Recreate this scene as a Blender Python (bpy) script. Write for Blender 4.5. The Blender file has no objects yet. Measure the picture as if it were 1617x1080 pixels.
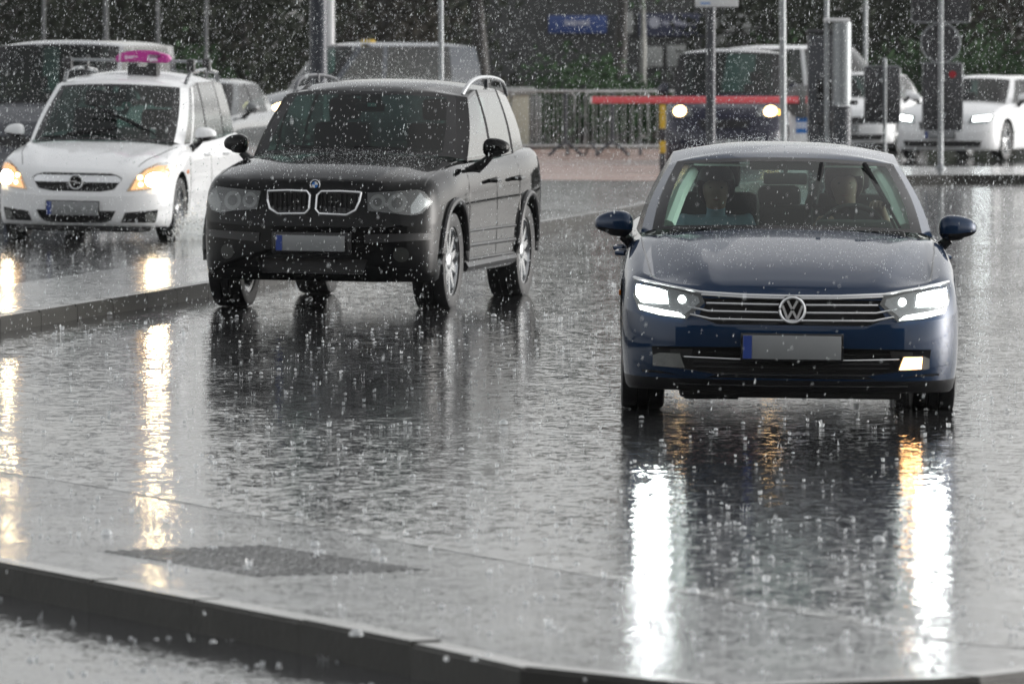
import bpy, bmesh, math, random
from mathutils import Vector, Matrix
from mathutils.bvhtree import BVHTree

R = math.radians
random.seed(7)
sc = bpy.context.scene
COL = sc.collection

# ------------------------------------------------------------------ camera
F_PX, CAM_H, HOR = 11000.0, 1.97, 70.0          # focal length in photo pixels, eye height, horizon row
cam_d = bpy.data.cameras.new('camera')
cam = bpy.data.objects.new('camera', cam_d); COL.objects.link(cam)
cam_d.sensor_width = 36.0
cam_d.lens = F_PX / 1617.0 * 36.0
cam_d.clip_start = 0.5
cam_d.clip_end = 3000.0
cam.location = (0, 0, CAM_H)
cam.rotation_euler = (R(90) - math.atan((540.0 - HOR) / F_PX), 0, 0)
cam_d.dof.use_dof = True
cam_d.dof.focus_distance = 42.0
cam_d.dof.aperture_fstop = 7.1
sc.camera = cam

# ------------------------------------------------------------------ sky and sun (overcast, heavy rain)
SUN_EL, SUN_ROT = R(14), R(80)
world = bpy.data.worlds.new('World'); sc.world = world
world.use_nodes = True
wn = world.node_tree
for n in list(wn.nodes): wn.nodes.remove(n)
sky = wn.nodes.new('ShaderNodeTexSky'); sky.sky_type = 'NISHITA'; sky.sun_disc = False
sky.sun_elevation = SUN_EL; sky.sun_rotation = SUN_ROT
sky.air_density = 1.0; sky.dust_density = 2.0; sky.ozone_density = 1.0
hsv = wn.nodes.new('ShaderNodeHueSaturation'); hsv.inputs['Saturation'].default_value = 0.10
bg = wn.nodes.new('ShaderNodeBackground'); bg.inputs['Strength'].default_value = 0.15
wo = wn.nodes.new('ShaderNodeOutputWorld')
wn.links.new(sky.outputs[0], hsv.inputs['Color']); wn.links.new(hsv.outputs[0], bg.inputs['Color']); wn.links.new(bg.outputs[0], wo.inputs['Surface'])
sun_d = bpy.data.lights.new('sun', 'SUN'); sun_d.energy = 0.5; sun_d.angle = R(150); sun_d.color = (1, 0.97, 0.93)
sun = bpy.data.objects.new('sun', sun_d); COL.objects.link(sun)
sun.rotation_euler = (R(90) - SUN_EL, 0, R(180) - SUN_ROT)
sc.view_settings.view_transform = 'Standard'
sc.view_settings.look = 'None'
sc.view_settings.gamma = 1.0
sc.view_settings.exposure = 0.80
sc.view_settings.use_curve_mapping = False
sc.cycles.max_bounces = 8
sc.cycles.transparent_max_bounces = 24
sc.cycles.caustics_reflective = False
sc.cycles.caustics_refractive = False
sc.cycles.sample_clamp_indirect = 6.0

def at(px, py, Y):
    """photo pixel + distance -> world point"""
    return Vector(((px - 808.5) * Y / F_PX, Y, CAM_H - (py - HOR) * Y / F_PX))
def gy(py, z=0.0):
    """distance at which photo row py meets height z"""
    return F_PX * (CAM_H - z) / (py - HOR)
def gp(px, py, z=0.0):
    Y = gy(py, z); return Vector(((px - 808.5) * Y / F_PX, Y, z))

# ------------------------------------------------------------------ materials
def new_mat(name):
    m = bpy.data.materials.new(name); m.use_nodes = True
    nt = m.node_tree; b = nt.nodes['Principled BSDF']
    return m, nt, b
def mat(name, col, rough=0.5, metal=0.0, coat=0.0, var=0.0, scale=20.0, bump=0.0, bscale=60.0, spec=0.5, ior=None):
    m, nt, b = new_mat(name)
    b.inputs['Base Color'].default_value = (*col, 1); b.inputs['Roughness'].default_value = rough
    b.inputs['Metallic'].default_value = metal; b.inputs['Coat Weight'].default_value = coat; b.inputs['Coat Roughness'].default_value = 0.03
    b.inputs['Specular IOR Level'].default_value = spec
    if ior: b.inputs['IOR'].default_value = ior
    tc = nt.nodes.new('ShaderNodeTexCoord')
    if var:
        nz = nt.nodes.new('ShaderNodeTexNoise'); nz.inputs['Scale'].default_value = scale; nz.inputs['Detail'].default_value = 5
        nt.links.new(tc.outputs['Object'], nz.inputs['Vector'])
        mx = nt.nodes.new('ShaderNodeMix'); mx.data_type = 'RGBA'
        mx.inputs['A'].default_value = (*[c * (1 - var) for c in col], 1); mx.inputs['B'].default_value = (*[min(1, c * (1 + var)) for c in col], 1)
        nt.links.new(nz.outputs['Fac'], mx.inputs['Factor']); nt.links.new(mx.outputs['Result'], b.inputs['Base Color'])
    if bump:
        nb = nt.nodes.new('ShaderNodeTexNoise'); nb.inputs['Scale'].default_value = bscale; nb.inputs['Detail'].default_value = 3
        nt.links.new(tc.outputs['Object'], nb.inputs['Vector'])
        bp = nt.nodes.new('ShaderNodeBump'); bp.inputs['Strength'].default_value = bump; bp.inputs['Distance'].default_value = 0.004
        nt.links.new(nb.outputs['Fac'], bp.inputs['Height']); nt.links.new(bp.outputs['Normal'], b.inputs['Normal'])
    return m
def paint(name, col, metal=0.0, rough=0.35):
    """wet car paint: coat over base, beaded drops as fine relief"""
    m, nt, b = new_mat(name)
    b.inputs['Base Color'].default_value = (*col, 1); b.inputs['Roughness'].default_value = rough; b.inputs['Metallic'].default_value = metal
    b.inputs['Specular IOR Level'].default_value = 0.0; b.inputs['Coat Weight'].default_value = 1.0; b.inputs['Coat Roughness'].default_value = 0.025; b.inputs['Coat IOR'].default_value = 1.5
    tc = nt.nodes.new('ShaderNodeTexCoord')
    vo = nt.nodes.new('ShaderNodeTexVoronoi'); vo.inputs['Scale'].default_value = 45.0
    mp = nt.nodes.new('ShaderNodeMapRange'); mp.inputs['From Min'].default_value = 0.0; mp.inputs['From Max'].default_value = 0.45
    mp.inputs['To Min'].default_value = 1.0; mp.inputs['To Max'].default_value = 0.0
    nz = nt.nodes.new('ShaderNodeTexNoise'); nz.inputs['Scale'].default_value = 5.0; nz.inputs['Detail'].default_value = 4
    mu = nt.nodes.new('ShaderNodeMath'); mu.operation = 'MULTIPLY'
    bp = nt.nodes.new('ShaderNodeBump'); bp.inputs['Strength'].default_value = 0.04; bp.inputs['Distance'].default_value = 0.0008
    nt.links.new(tc.outputs['Object'], vo.inputs['Vector']); nt.links.new(tc.outputs['Object'], nz.inputs['Vector'])
    nt.links.new(vo.outputs['Distance'], mp.inputs['Value']); nt.links.new(mp.outputs[0], mu.inputs[0]); nt.links.new(nz.outputs['Fac'], mu.inputs[1])
    nt.links.new(mu.outputs[0], bp.inputs['Height']); nt.links.new(bp.outputs['Normal'], b.inputs['Coat Normal'])
    return m
def glass(name, tint, rough=0.02, refl=0.62, ior=1.5):
    """thin pane: tinted see-through plus Fresnel reflection"""
    m = bpy.data.materials.new(name); m.use_nodes = True; nt = m.node_tree
    for n in list(nt.nodes): nt.nodes.remove(n)
    tr = nt.nodes.new('ShaderNodeBsdfTransparent'); tr.inputs['Color'].default_value = (*tint, 1)
    gl = nt.nodes.new('ShaderNodeBsdfGlossy'); gl.inputs['Roughness'].default_value = rough; gl.inputs['Color'].default_value = (refl, refl, refl, 1)
    # Schlick term from |N.I|, the same from both sides of the thin pane
    ge = nt.nodes.new('ShaderNodeNewGeometry'); dt = nt.nodes.new('ShaderNodeVectorMath'); dt.operation = 'DOT_PRODUCT'
    nt.links.new(ge.outputs['Normal'], dt.inputs[0]); nt.links.new(ge.outputs['Incoming'], dt.inputs[1])
    def mth(op, x, y):
        n = nt.nodes.new('ShaderNodeMath'); n.operation = op
        for i_, q in enumerate((x, y)):
            if q is None: continue
            if isinstance(q, (int, float)): n.inputs[i_].default_value = q
            else: nt.links.new(q, n.inputs[i_])
        return n
    f0 = ((ior - 1) / (ior + 1)) ** 2 * 1.8
    ab = mth('ABSOLUTE', dt.outputs['Value'], None); om = mth('SUBTRACT', 1.0, ab.outputs[0]); pw = mth('POWER', om.outputs[0], 5.0)
    fr = mth('MULTIPLY_ADD', pw.outputs[0], 1 - f0); fr.inputs[2].default_value = f0
    mx = nt.nodes.new('ShaderNodeMixShader'); ou = nt.nodes.new('ShaderNodeOutputMaterial')
    nz = nt.nodes.new('ShaderNodeTexVoronoi'); nz.inputs['Scale'].default_value = 70.0
    tc = nt.nodes.new('ShaderNodeTexCoord'); nt.links.new(tc.outputs['Object'], nz.inputs['Vector'])
    bp = nt.nodes.new('ShaderNodeBump'); bp.inputs['Strength'].default_value = 0.15; bp.inputs['Distance'].default_value = 0.002
    nt.links.new(nz.outputs['Distance'], bp.inputs['Height']); nt.links.new(bp.outputs[0], gl.inputs['Normal'])
    nt.links.new(fr.outputs[0], mx.inputs[0]); nt.links.new(tr.outputs[0], mx.inputs[1]); nt.links.new(gl.outputs[0], mx.inputs[2]); nt.links.new(mx.outputs[0], ou.inputs[0])
    return m
def emit(name, col, s):
    m = bpy.data.materials.new(name); m.use_nodes = True; nt = m.node_tree
    for n in list(nt.nodes): nt.nodes.remove(n)
    e = nt.nodes.new('ShaderNodeEmission'); e.inputs['Color'].default_value = (*col, 1); e.inputs['Strength'].default_value = s
    ou = nt.nodes.new('ShaderNodeOutputMaterial'); nt.links.new(e.outputs[0], ou.inputs[0])
    return m
def wet_ground(name, col_a, col_b, rough, wave, chop, ring, cscale=2.0, ior=1.33, grain=0.0, puddle=0.0):
    """rain-covered paving: dark stone or asphalt under a film of water broken by drops and wind"""
    m, nt, b = new_mat(name); L = nt.links.new
    geo = nt.nodes.new('ShaderNodeNewGeometry')
    nz = nt.nodes.new('ShaderNodeTexNoise'); nz.inputs['Scale'].default_value = cscale; nz.inputs['Detail'].default_value = 8; L(geo.outputs['Position'], nz.inputs['Vector'])
    mx = nt.nodes.new('ShaderNodeMix'); mx.data_type = 'RGBA'; mx.inputs['A'].default_value = (*col_a, 1); mx.inputs['B'].default_value = (*col_b, 1)
    L(nz.outputs['Fac'], mx.inputs['Factor']); L(mx.outputs['Result'], b.inputs['Base Color'])
    b.inputs['IOR'].default_value = ior
    # roughness varies in broad streaks: standing film against thinner, choppier water
    n2 = nt.nodes.new('ShaderNodeTexNoise'); n2.inputs['Scale'].default_value = 0.35 + 1.6 * puddle; n2.inputs['Detail'].default_value = 5; L(geo.outputs['Position'], n2.inputs['Vector'])
    mr = nt.nodes.new('ShaderNodeMapRange'); mr.inputs['From Min'].default_value = 0.3; mr.inputs['From Max'].default_value = 0.7
    mr.inputs['To Min'].default_value = rough * (0.7 - .35 * puddle); mr.inputs['To Max'].default_value = rough * (1.35 + 1.3 * puddle)
    L(n2.outputs['Fac'], mr.inputs['Value']); L(mr.outputs[0], b.inputs['Roughness'])
    def slope(scale, k, det=2):
        """small tilt of the water surface read straight from noise, so distant ripples keep their steepness"""
        n = nt.nodes.new('ShaderNodeTexNoise'); n.inputs['Scale'].default_value = scale; n.inputs['Detail'].default_value = det; L(geo.outputs['Position'], n.inputs['Vector'])
        s_ = nt.nodes.new('ShaderNodeVectorMath'); s_.operation = 'SUBTRACT'; L(n.outputs['Color'], s_.inputs[0]); s_.inputs[1].default_value = (.5, .5, .5)
        q = nt.nodes.new('ShaderNodeVectorMath'); q.operation = 'MULTIPLY'; L(s_.outputs[0], q.inputs[0]); q.inputs[1].default_value = (k, k, 0)
        return q.outputs[0]
    def vadd(a, c):
        n = nt.nodes.new('ShaderNodeVectorMath'); n.operation = 'ADD'; L(a, n.inputs[0]); L(c, n.inputs[1]); return n.outputs[0]
    v = vadd(slope(3.0, wave), slope(15.0, chop))
    if ring: v = vadd(v, slope(48.0, ring))
    if grain: v = vadd(v, slope(110.0, grain))
    # gusts: patches of calmer and rougher water
    n3 = nt.nodes.new('ShaderNodeTexNoise'); n3.inputs['Scale'].default_value = 0.22 + 1.1 * puddle; n3.inputs['Detail'].default_value = 4; L(geo.outputs['Position'], n3.inputs['Vector'])
    g = nt.nodes.new('ShaderNodeMapRange'); g.inputs['From Min'].default_value = .3; g.inputs['From Max'].default_value = .7; g.inputs['To Min'].default_value = .55 - .3 * puddle; g.inputs['To Max'].default_value = 1.3 + .8 * puddle; L(n3.outputs['Fac'], g.inputs['Value'])
    sc2 = nt.nodes.new('ShaderNodeVectorMath'); sc2.operation = 'SCALE'; L(v, sc2.inputs[0]); L(g.outputs[0], sc2.inputs['Scale'])
    ad = nt.nodes.new('ShaderNodeVectorMath'); ad.operation = 'ADD'; L(sc2.outputs[0], ad.inputs[0]); ad.inputs[1].default_value = (0, 0, 1)
    no = nt.nodes.new('ShaderNodeVectorMath'); no.operation = 'NORMALIZE'; L(ad.outputs[0], no.inputs[0]); L(no.outputs[0], b.inputs['Normal'])
    return m

M = {}
M['road'] = wet_ground('wet_asphalt', (0.018, 0.019, 0.020), (0.036, 0.036, 0.037), 0.07, 0.03, 0.125, 0.11)
M['near_road'] = wet_ground('wet_near_asphalt', (0.020, 0.021, 0.023), (0.036, 0.036, 0.039), 0.08, 0.03, 0.10, 0.14)
M['pavement'] = wet_ground('wet_pavement', (0.035, 0.035, 0.036), (0.075, 0.075, 0.076), 0.09, 0.03, 0.10, 0.15, cscale=4.0, grain=0.22, puddle=0.3)
M['island'] = wet_ground('wet_island', (0.06, 0.06, 0.06), (0.11, 0.11, 0.108), 0.12, 0.12, 0.35, 0.30)
M['pink'] = wet_ground('wet_pink_paving', (0.25, 0.13, 0.10), (0.34, 0.20, 0.15), 0.25, 0.10, 0.30, 0.0)
M['kerb'] = mat('wet_kerb_top', (0.34, 0.335, 0.32), 0.18, var=0.3, scale=6, bump=0.2, bscale=60, ior=1.45)
M['kerb_face'] = mat('dark_kerb_face', (0.020, 0.019, 0.016), 0.5, var=0.7, scale=5, bump=0.5, bscale=30, spec=0.25)  # near-black colour for the upright faces of both kerb rows
M['island_top'] = mat('island_kerb_top', (0.16, 0.158, 0.15), 0.25, var=0.35, scale=5, bump=0.2, bscale=40)
M['kerb_dark'] = mat('dark_kerb_stone', (0.055, 0.052, 0.046), 0.3, var=0.4, scale=7, bump=0.5, bscale=50)
M['flush'] = wet_ground('wet_flush_stone', (0.20, 0.20, 0.195), (0.28, 0.28, 0.27), 0.12, 0.08, 0.2, 0.2)
M['tactile'] = wet_ground('wet_tactile', (0.06, 0.06, 0.062), (0.11, 0.11, 0.112), 0.12, 0.05, 0.11, 0.24)
M['navy'] = paint('navy_paint', (0.005, 0.021, 0.056), 0.3, 0.32)
M['black_paint'] = paint('black_paint', (0.003, 0.0032, 0.0035))
M['black_paint'].node_tree.nodes['Principled BSDF'].inputs['Coat IOR'].default_value = 1.27
M['navy'].node_tree.nodes['Principled BSDF'].inputs['Coat IOR'].default_value = 1.42
M['white_paint'] = paint('white_paint', (0.78, 0.79, 0.80))
M['grey_paint'] = paint('grey_paint', (0.07, 0.074, 0.085), 0.25)
M['bluegrey_paint'] = paint('bluegrey_paint', (0.055, 0.065, 0.08), 0.2)
M['silver_paint'] = paint('silver_paint', (0.13, 0.14, 0.145), 0.4)
M['darkblue_paint'] = paint('darkblue_paint', (0.007, 0.008, 0.026), 0.1)
M['plastic'] = mat('black_plastic', (0.012, 0.012, 0.013), 0.38, bump=0.2, bscale=300)
M['seal'] = mat('window_seal', (0.008, 0.008, 0.009), 0.7, spec=0.12)
M['gloss_black'] = mat('gloss_black', (0.008, 0.008, 0.009), 0.12)
M['rubber'] = mat('tyre_rubber', (0.014, 0.014, 0.015), 0.5, bump=0.4, bscale=80)
M['chrome'] = mat('chrome', (0.82, 0.83, 0.84), 0.18, 0.6)
M['alloy'] = mat('alloy', (0.52, 0.53, 0.54), 0.25, 1.0, var=0.1)
M['steel'] = mat('galvanised_steel', (0.28, 0.295, 0.305), 0.42, 0.6, var=0.2, scale=15)
M['far_post'] = mat('dull_post', (0.13, 0.135, 0.14), 0.5, 0.1, var=0.2)
M['barrier_steel'] = mat('barrier_steel', (0.42, 0.43, 0.43), 0.5, 0.1, var=0.15)
M['dark_steel'] = mat('dark_steel', (0.045, 0.048, 0.056), 0.4, 0.3, var=0.2)
M['sign_back'] = mat('sign_back', (0.05, 0.05, 0.055), 0.45, 0.4, var=0.3, scale=6)
M['interior'] = mat('interior_dark', (0.018, 0.02, 0.02), 0.7, var=0.2)
M['trim_pale'] = mat('interior_pale', (0.78, 0.82, 0.77), 0.8, var=0.08)
M['seat'] = mat('seat_cloth', (0.022, 0.024, 0.024), 0.85, var=0.2)
M['glass'] = glass('windscreen_glass', (0.70, 0.86, 0.79))
M['glass_dark'] = glass('tinted_glass', (0.22, 0.34, 0.31))
M['glass_side'] = glass('side_glass', (0.38, 0.48, 0.45), refl=1.0, ior=1.6)
M['glass_far'] = glass('far_side_glass', (0.30, 0.38, 0.36), refl=0.5)
M['glass_clear'] = glass('clear_side_glass', (0.72, 0.84, 0.79))
M['lens'] = glass('lamp_lens', (0.93, 0.94, 0.94))
M['reflector'] = mat('lamp_reflector', (0.30, 0.31, 0.31), 0.2, 0.9, var=0.2, scale=40)
M['lamp_dark'] = mat('lamp_housing', (0.03, 0.032, 0.03), 0.25, 0.3)
M['lamp_grey'] = mat('lamp_milky', (0.16, 0.165, 0.16), 0.25, 0.3, var=0.3, scale=30)
M['led_far'] = emit('lit_led_far', (0.95, 1.0, 1.0), 9)
M['halogen_glow'] = emit('halogen_glow', (1.0, 0.50, 0.20), 1.0)
M['led'] = emit('lit_led', (0.93, 1.0, 0.96), 10)
M['led_core'] = emit('lit_led_core', (0.95, 1.0, 0.98), 52)
M['halogen'] = emit('lit_halogen', (1.0, 0.62, 0.28), 10)
M['halogen_core'] = emit('lit_halogen_core', (1.0, 0.74, 0.42), 75)
M['halogen_far'] = emit('lit_halogen_far', (1.0, 0.64, 0.28), 9)
M['fog'] = emit('lit_fog_lamp', (1.0, 0.52, 0.20), 9)
M['amber'] = emit('lit_indicator', (1.0, 0.45, 0.05), 6)
M['amber_dim'] = mat('amber_lens', (0.55, 0.16, 0.02), 0.2)
M['warm_bowl'] = mat('warm_reflector', (0.62, 0.40, 0.22), 0.22, 0.9, var=0.3, scale=35)
M['plate'] = mat('plate_grey', (0.22, 0.23, 0.235), 0.4, var=0.12, scale=14)
M['plate_blue'] = mat('plate_blue', (0.02, 0.05, 0.24), 0.4)
M['magenta'] = mat('magenta_plastic', (0.52, 0.035, 0.30), 0.3, var=0.1)
M['white_plastic'] = mat('white_plastic', (0.72, 0.72, 0.73), 0.35)
M['pale_mark'] = mat('pale_mark', (0.75, 0.55, 0.70), 0.5)
M['dark_mark'] = mat('dark_mark', (0.03, 0.02, 0.03), 0.5)
M['boom'] = mat('boom_red', (0.80, 0.12, 0.14), 0.4, var=0.06)
M['yellow'] = mat('post_yellow', (0.62, 0.42, 0.03), 0.45, var=0.1)
M['blue_sign'] = mat('blue_sign', (0.025, 0.06, 0.22), 0.5, var=0.1)
M['navy_sign'] = mat('navy_sign', (0.03, 0.035, 0.08), 0.5, var=0.1)
M['blue_sticker'] = mat('blue_sticker', (0.02, 0.16, 0.50), 0.4)
M['pale_panel'] = mat('pale_panel', (0.30, 0.31, 0.30), 0.6, var=0.1)
M['cream'] = mat('cream_panel', (0.48, 0.46, 0.36), 0.6, var=0.1)
M['wall'] = mat('dark_render', (0.05, 0.052, 0.052), 0.8, var=0.2, scale=1.5)
M['bark'] = mat('wet_bark', (0.022, 0.019, 0.017), 0.6, var=0.4, scale=6, bump=0.8, bscale=25)
M['birch'] = mat('pale_bark', (0.30, 0.30, 0.28), 0.6, var=0.6, scale=3)
def leaf_mat(name, a, b_):
    m, nt, b = new_mat(name)
    oi = nt.nodes.new('ShaderNodeNewGeometry'); nz = nt.nodes.new('ShaderNodeTexNoise'); nz.inputs['Scale'].default_value = 1.3; nz.inputs['Detail'].default_value = 6
    nt.links.new(oi.outputs['Position'], nz.inputs['Vector'])
    mr = nt.nodes.new('ShaderNodeMapRange'); mr.inputs['From Min'].default_value = .35; mr.inputs['From Max'].default_value = .65; nt.links.new(nz.outputs['Fac'], mr.inputs['Value'])
    mx = nt.nodes.new('ShaderNodeMix'); mx.data_type = 'RGBA'; mx.inputs['A'].default_value = (*a, 1); mx.inputs['B'].default_value = (*b_, 1)
    nt.links.new(mr.outputs[0], mx.inputs['Factor']); nt.links.new(mx.outputs['Result'], b.inputs['Base Color']); b.inputs['Roughness'].default_value = 0.85; b.inputs['Specular IOR Level'].default_value = 0.15
    return m
M['leaf'] = leaf_mat('evergreen_leaf', (0.016, 0.021, 0.013), (0.042, 0.050, 0.033))
M['leaf2'] = leaf_mat('shrub_leaf', (0.022, 0.052, 0.020), (0.055, 0.105, 0.045))
M['leaf3'] = leaf_mat('brown_leaf', (0.026, 0.024, 0.020), (0.060, 0.054, 0.042))
M['skin'] = mat('skin', (0.20, 0.125, 0.095), 0.6, var=0.08)
M['hair_dark'] = mat('dark_hair', (0.012, 0.010, 0.009), 0.6, bump=0.6, bscale=150)
M['hair_brown'] = mat('brown_hair', (0.06, 0.04, 0.025), 0.6, bump=0.6, bscale=150)
M['cloth_blue'] = mat('pale_blue_shirt', (0.16, 0.22, 0.28), 0.8, var=0.15)
M['cloth_dark'] = mat('dark_jacket', (0.025, 0.026, 0.03), 0.8, var=0.2)
def drop_mat():
    m, nt, b = new_mat('falling_water')
    b.inputs['Base Color'].default_value = (0.86, 0.89, 0.90, 1); b.inputs['Roughness'].default_value = 0.25
    b.inputs['IOR'].default_value = 1.33
    tl = nt.nodes.new('ShaderNodeBsdfTranslucent'); tl.inputs['Color'].default_value = (0.9, 0.92, 0.93, 1)
    mx = nt.nodes.new('ShaderNodeMixShader'); mx.inputs[0].default_value = 0.5
    o = nt.nodes['Material Output']; nt.links.new(b.outputs[0], mx.inputs[1]); nt.links.new(tl.outputs[0], mx.inputs[2]); nt.links.new(mx.outputs[0], o.inputs[0])
    return m
M['drop'] = drop_mat()
def splash_mat():
    m = glass('splash_water', (0.90, 0.92, 0.93), 0.05, refl=1.0, ior=1.6); nt = m.node_tree
    o = [n for n in nt.nodes if n.type == 'OUTPUT_MATERIAL'][0]; src = o.inputs[0].links[0].from_socket
    tl = nt.nodes.new('ShaderNodeBsdfTranslucent'); tl.inputs['Color'].default_value = (.9, .92, .93, 1)
    mx = nt.nodes.new('ShaderNodeMixShader'); mx.inputs[0].default_value = 0.38
    nt.links.new(src, mx.inputs[1]); nt.links.new(tl.outputs[0], mx.inputs[2]); nt.links.new(mx.outputs[0], o.inputs[0]); return m
M['splash'] = splash_mat()

# ------------------------------------------------------------------ object helpers
def link(name, me, parent=None):
    o = bpy.data.objects.new(name, me); COL.objects.link(o)
    if parent is not None: o.parent = parent
    return o
def tag(o, label=None, cat=None, group=None, kind=None):
    if label: o['label'] = label
    if cat: o['category'] = cat
    if group: o['group'] = group
    if kind: o['kind'] = kind
    return o
def thing(name, label, cat, loc=(0, 0, 0), rz=0.0, group=None):
    o = link(name, None); o.location = loc; o.rotation_euler = (0, 0, rz); o.empty_display_size = 0.2
    return tag(o, label, cat, group)
def sharpen(bm, deg=38):
    lim = R(deg)
    for f in bm.faces: f.smooth = True
    for e in bm.edges:
        if len(e.link_faces) == 2 and e.calc_face_angle(0) > lim: e.smooth = False
def out(name, bm, mt, parent=None, deg=38, normals=True):
    if normals: bmesh.ops.recalc_face_normals(bm, faces=bm.faces[:])
    sharpen(bm, deg)
    me = bpy.data.meshes.new(name); bm.to_mesh(me); bm.free()
    for k in (mt if isinstance(mt, (list, tuple)) else [mt]): me.materials.append(k)
    return link(name, me, parent)
def pyd(name, v, f, mt, parent=None, deg=38, normals=True):
    bm = bmesh.new(); vs = [bm.verts.new(p) for p in v]
    for q in f:
        try: bm.faces.new([vs[i] for i in q])
        except ValueError: pass
    return out(name, bm, mt, parent, deg, normals)

class B:
    """collects shapes of ONE part"""
    def __init__(s): s.bm = bmesh.new()
    def box(s, c, d, rz=0.0, bev=0.0, rot=None):
        r = bmesh.ops.create_cube(s.bm, size=1.0)
        vs = r['verts']
        mtx = Matrix.Translation(c) @ (rot if rot is not None else Matrix.Rotation(rz, 4, 'Z')) @ Matrix.Diagonal((*d, 1))
        bmesh.ops.transform(s.bm, matrix=mtx, verts=vs)
        if bev:
            es = list({e for v in vs for e in v.link_edges})
            bmesh.ops.bevel(s.bm, geom=es, offset=bev, segments=2, affect='EDGES', profile=0.5)
        return s
    def tube(s, pts, r, n=8, cap=True):
        pts = [Vector(p) for p in pts]; rings = []
        for i, p in enumerate(pts):
            d = (pts[min(i + 1, len(pts) - 1)] - pts[max(i - 1, 0)]).normalized()
            u = d.cross(Vector((0, 0, 1)))
            if u.length < 1e-3: u = d.cross(Vector((1, 0, 0)))
            u.normalize(); w = u.cross(d)
            rr = r[i] if isinstance(r, (list, tuple)) else r
            rings.append([s.bm.verts.new(p + rr * (math.cos(2 * math.pi * k / n) * u + math.sin(2 * math.pi * k / n) * w)) for k in range(n)])
        for a, b in zip(rings, rings[1:]):
            for k in range(n): s.bm.faces.new((a[k], a[(k + 1) % n], b[(k + 1) % n], b[k]))
        if cap: s.bm.faces.new(rings[0][::-1]); s.bm.faces.new(rings[-1])
        return s
    def lathe(s, prof, axis='Z', n=24, loc=(0, 0, 0), close=False):
        """prof: (radius, height) list"""
        rings = []; loc = Vector(loc)
        for r, h in prof:
            ring = []
            for k in range(n):
                a = 2 * math.pi * k / n; c, q = r * math.cos(a), r * math.sin(a)
                p = {'Z': (c, q, h), 'X': (h, c, q), 'Y': (c, h, q)}[axis]
                ring.append(s.bm.verts.new(loc + Vector(p)))
            rings.append(ring)
        prs = list(zip(rings, rings[1:]))
        if close: prs.append((rings[-1], rings[0]))
        for a, b in prs:
            for k in range(n): s.bm.faces.new((a[k], a[(k + 1) % n], b[(k + 1) % n], b[k]))
        if not close:
            if prof[0][0] > 1e-4: s.bm.faces.new(rings[0][::-1])
            if prof[-1][0] > 1e-4: s.bm.faces.new(rings[-1])
        return s
    def prism(s, poly, a, b, axis='Y'):
        """2-D polygon extruded from a to b along axis"""
        def P(u, v, t): return {'Y': (u, t, v), 'Z': (u, v, t), 'X': (t, u, v)}[axis]
        va = [s.bm.verts.new(P(u, v, a)) for u, v in poly]; vb = [s.bm.verts.new(P(u, v, b)) for u, v in poly]; n = len(poly)
        s.bm.faces.new(va[::-1]); s.bm.faces.new(vb)
        for k in range(n): s.bm.faces.new((va[k], va[(k + 1) % n], vb[(k + 1) % n], vb[k]))
        return s
    def ball(s, c, d, seg=12, rings=8, p=1.0):
        c = Vector(c); r = bmesh.ops.create_uvsphere(s.bm, u_segments=seg, v_segments=rings, radius=1.0)
        for v in r['verts']:
            q = Vector([math.copysign(abs(k) ** p, k) for k in v.co]) if p != 1 else v.co
            v.co = c + Vector((q[0] * d[0], q[1] * d[1], q[2] * d[2]))
        return s
    def done(s, name, mt, parent=None, deg=38): return out(name, s.bm, mt, parent, deg)

def ip(keys, x):
    """smooth interpolation through (x, y) keys"""
    if x <= keys[0][0]: return keys[0][1]
    if x >= keys[-1][0]: return keys[-1][1]
    for i in range(len(keys) - 1):
        x0, y0 = keys[i]; x1, y1 = keys[i + 1]
        if x <= x1:
            h = x1 - x0; t = (x - x0) / h; d = (y1 - y0) / h
            dl = (y0 - keys[i - 1][1]) / (x0 - keys[i - 1][0]) if i > 0 else d
            dr = (keys[i + 2][1] - y1) / (keys[i + 2][0] - x1) if i + 2 < len(keys) else d
            m0 = 0 if dl * d <= 0 else 2 * dl * d / (dl + d); m1 = 0 if dr * d <= 0 else 2 * dr * d / (dr + d)
            t2, t3 = t * t, t * t * t
            return y0 * (2 * t3 - 3 * t2 + 1) + h * m0 * (t3 - 2 * t2 + t) + y1 * (-2 * t3 + 3 * t2) + h * m1 * (t3 - t2)

# ================================================================== ground, kerbs, pavement
def sheet(name, pts, z, mt, kind='structure', label=None):
    from mathutils.geometry import tessellate_polygon
    bm = bmesh.new(); vs = [bm.verts.new((p[0], p[1], z)) for p in pts]
    for t in tessellate_polygon([[Vector((p[0], p[1], 0)) for p in pts]]):
        f = bm.faces.new([vs[i] for i in t]); f.normal_update()
        if f.normal.z < 0: f.normal_flip()
    me = bpy.data.meshes.new(name); bm.to_mesh(me); bm.free(); me.materials.append(mt)
    o = link(name, me); tag(o, label, None, None, kind); return o
def resample(pts, step):
    o = [Vector(pts[0])]; acc = 0
    P_ = [Vector(p) for p in pts]; fine = []
    for i in range(len(P_) - 1):                    # Catmull-Rom
        p0, p1, p2, p3 = P_[max(i - 1, 0)], P_[i], P_[i + 1], P_[min(i + 2, len(P_) - 1)]
        for k in range(40):
            t = k / 40; fine.append(.5 * ((2 * p1) + (p2 - p0) * t + (2 * p0 - 5 * p1 + 4 * p2 - p3) * t * t + (3 * p1 - p0 - 3 * p2 + p3) * t ** 3))
    fine.append(P_[-1])
    for a, b in zip(fine, fine[1:]):
        acc += (b - a).length
        if acc >= step: o.append(b.copy()); acc = 0
    if (o[-1] - fine[-1]).length > step * .3: o.append(fine[-1].copy())
    return o
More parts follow.
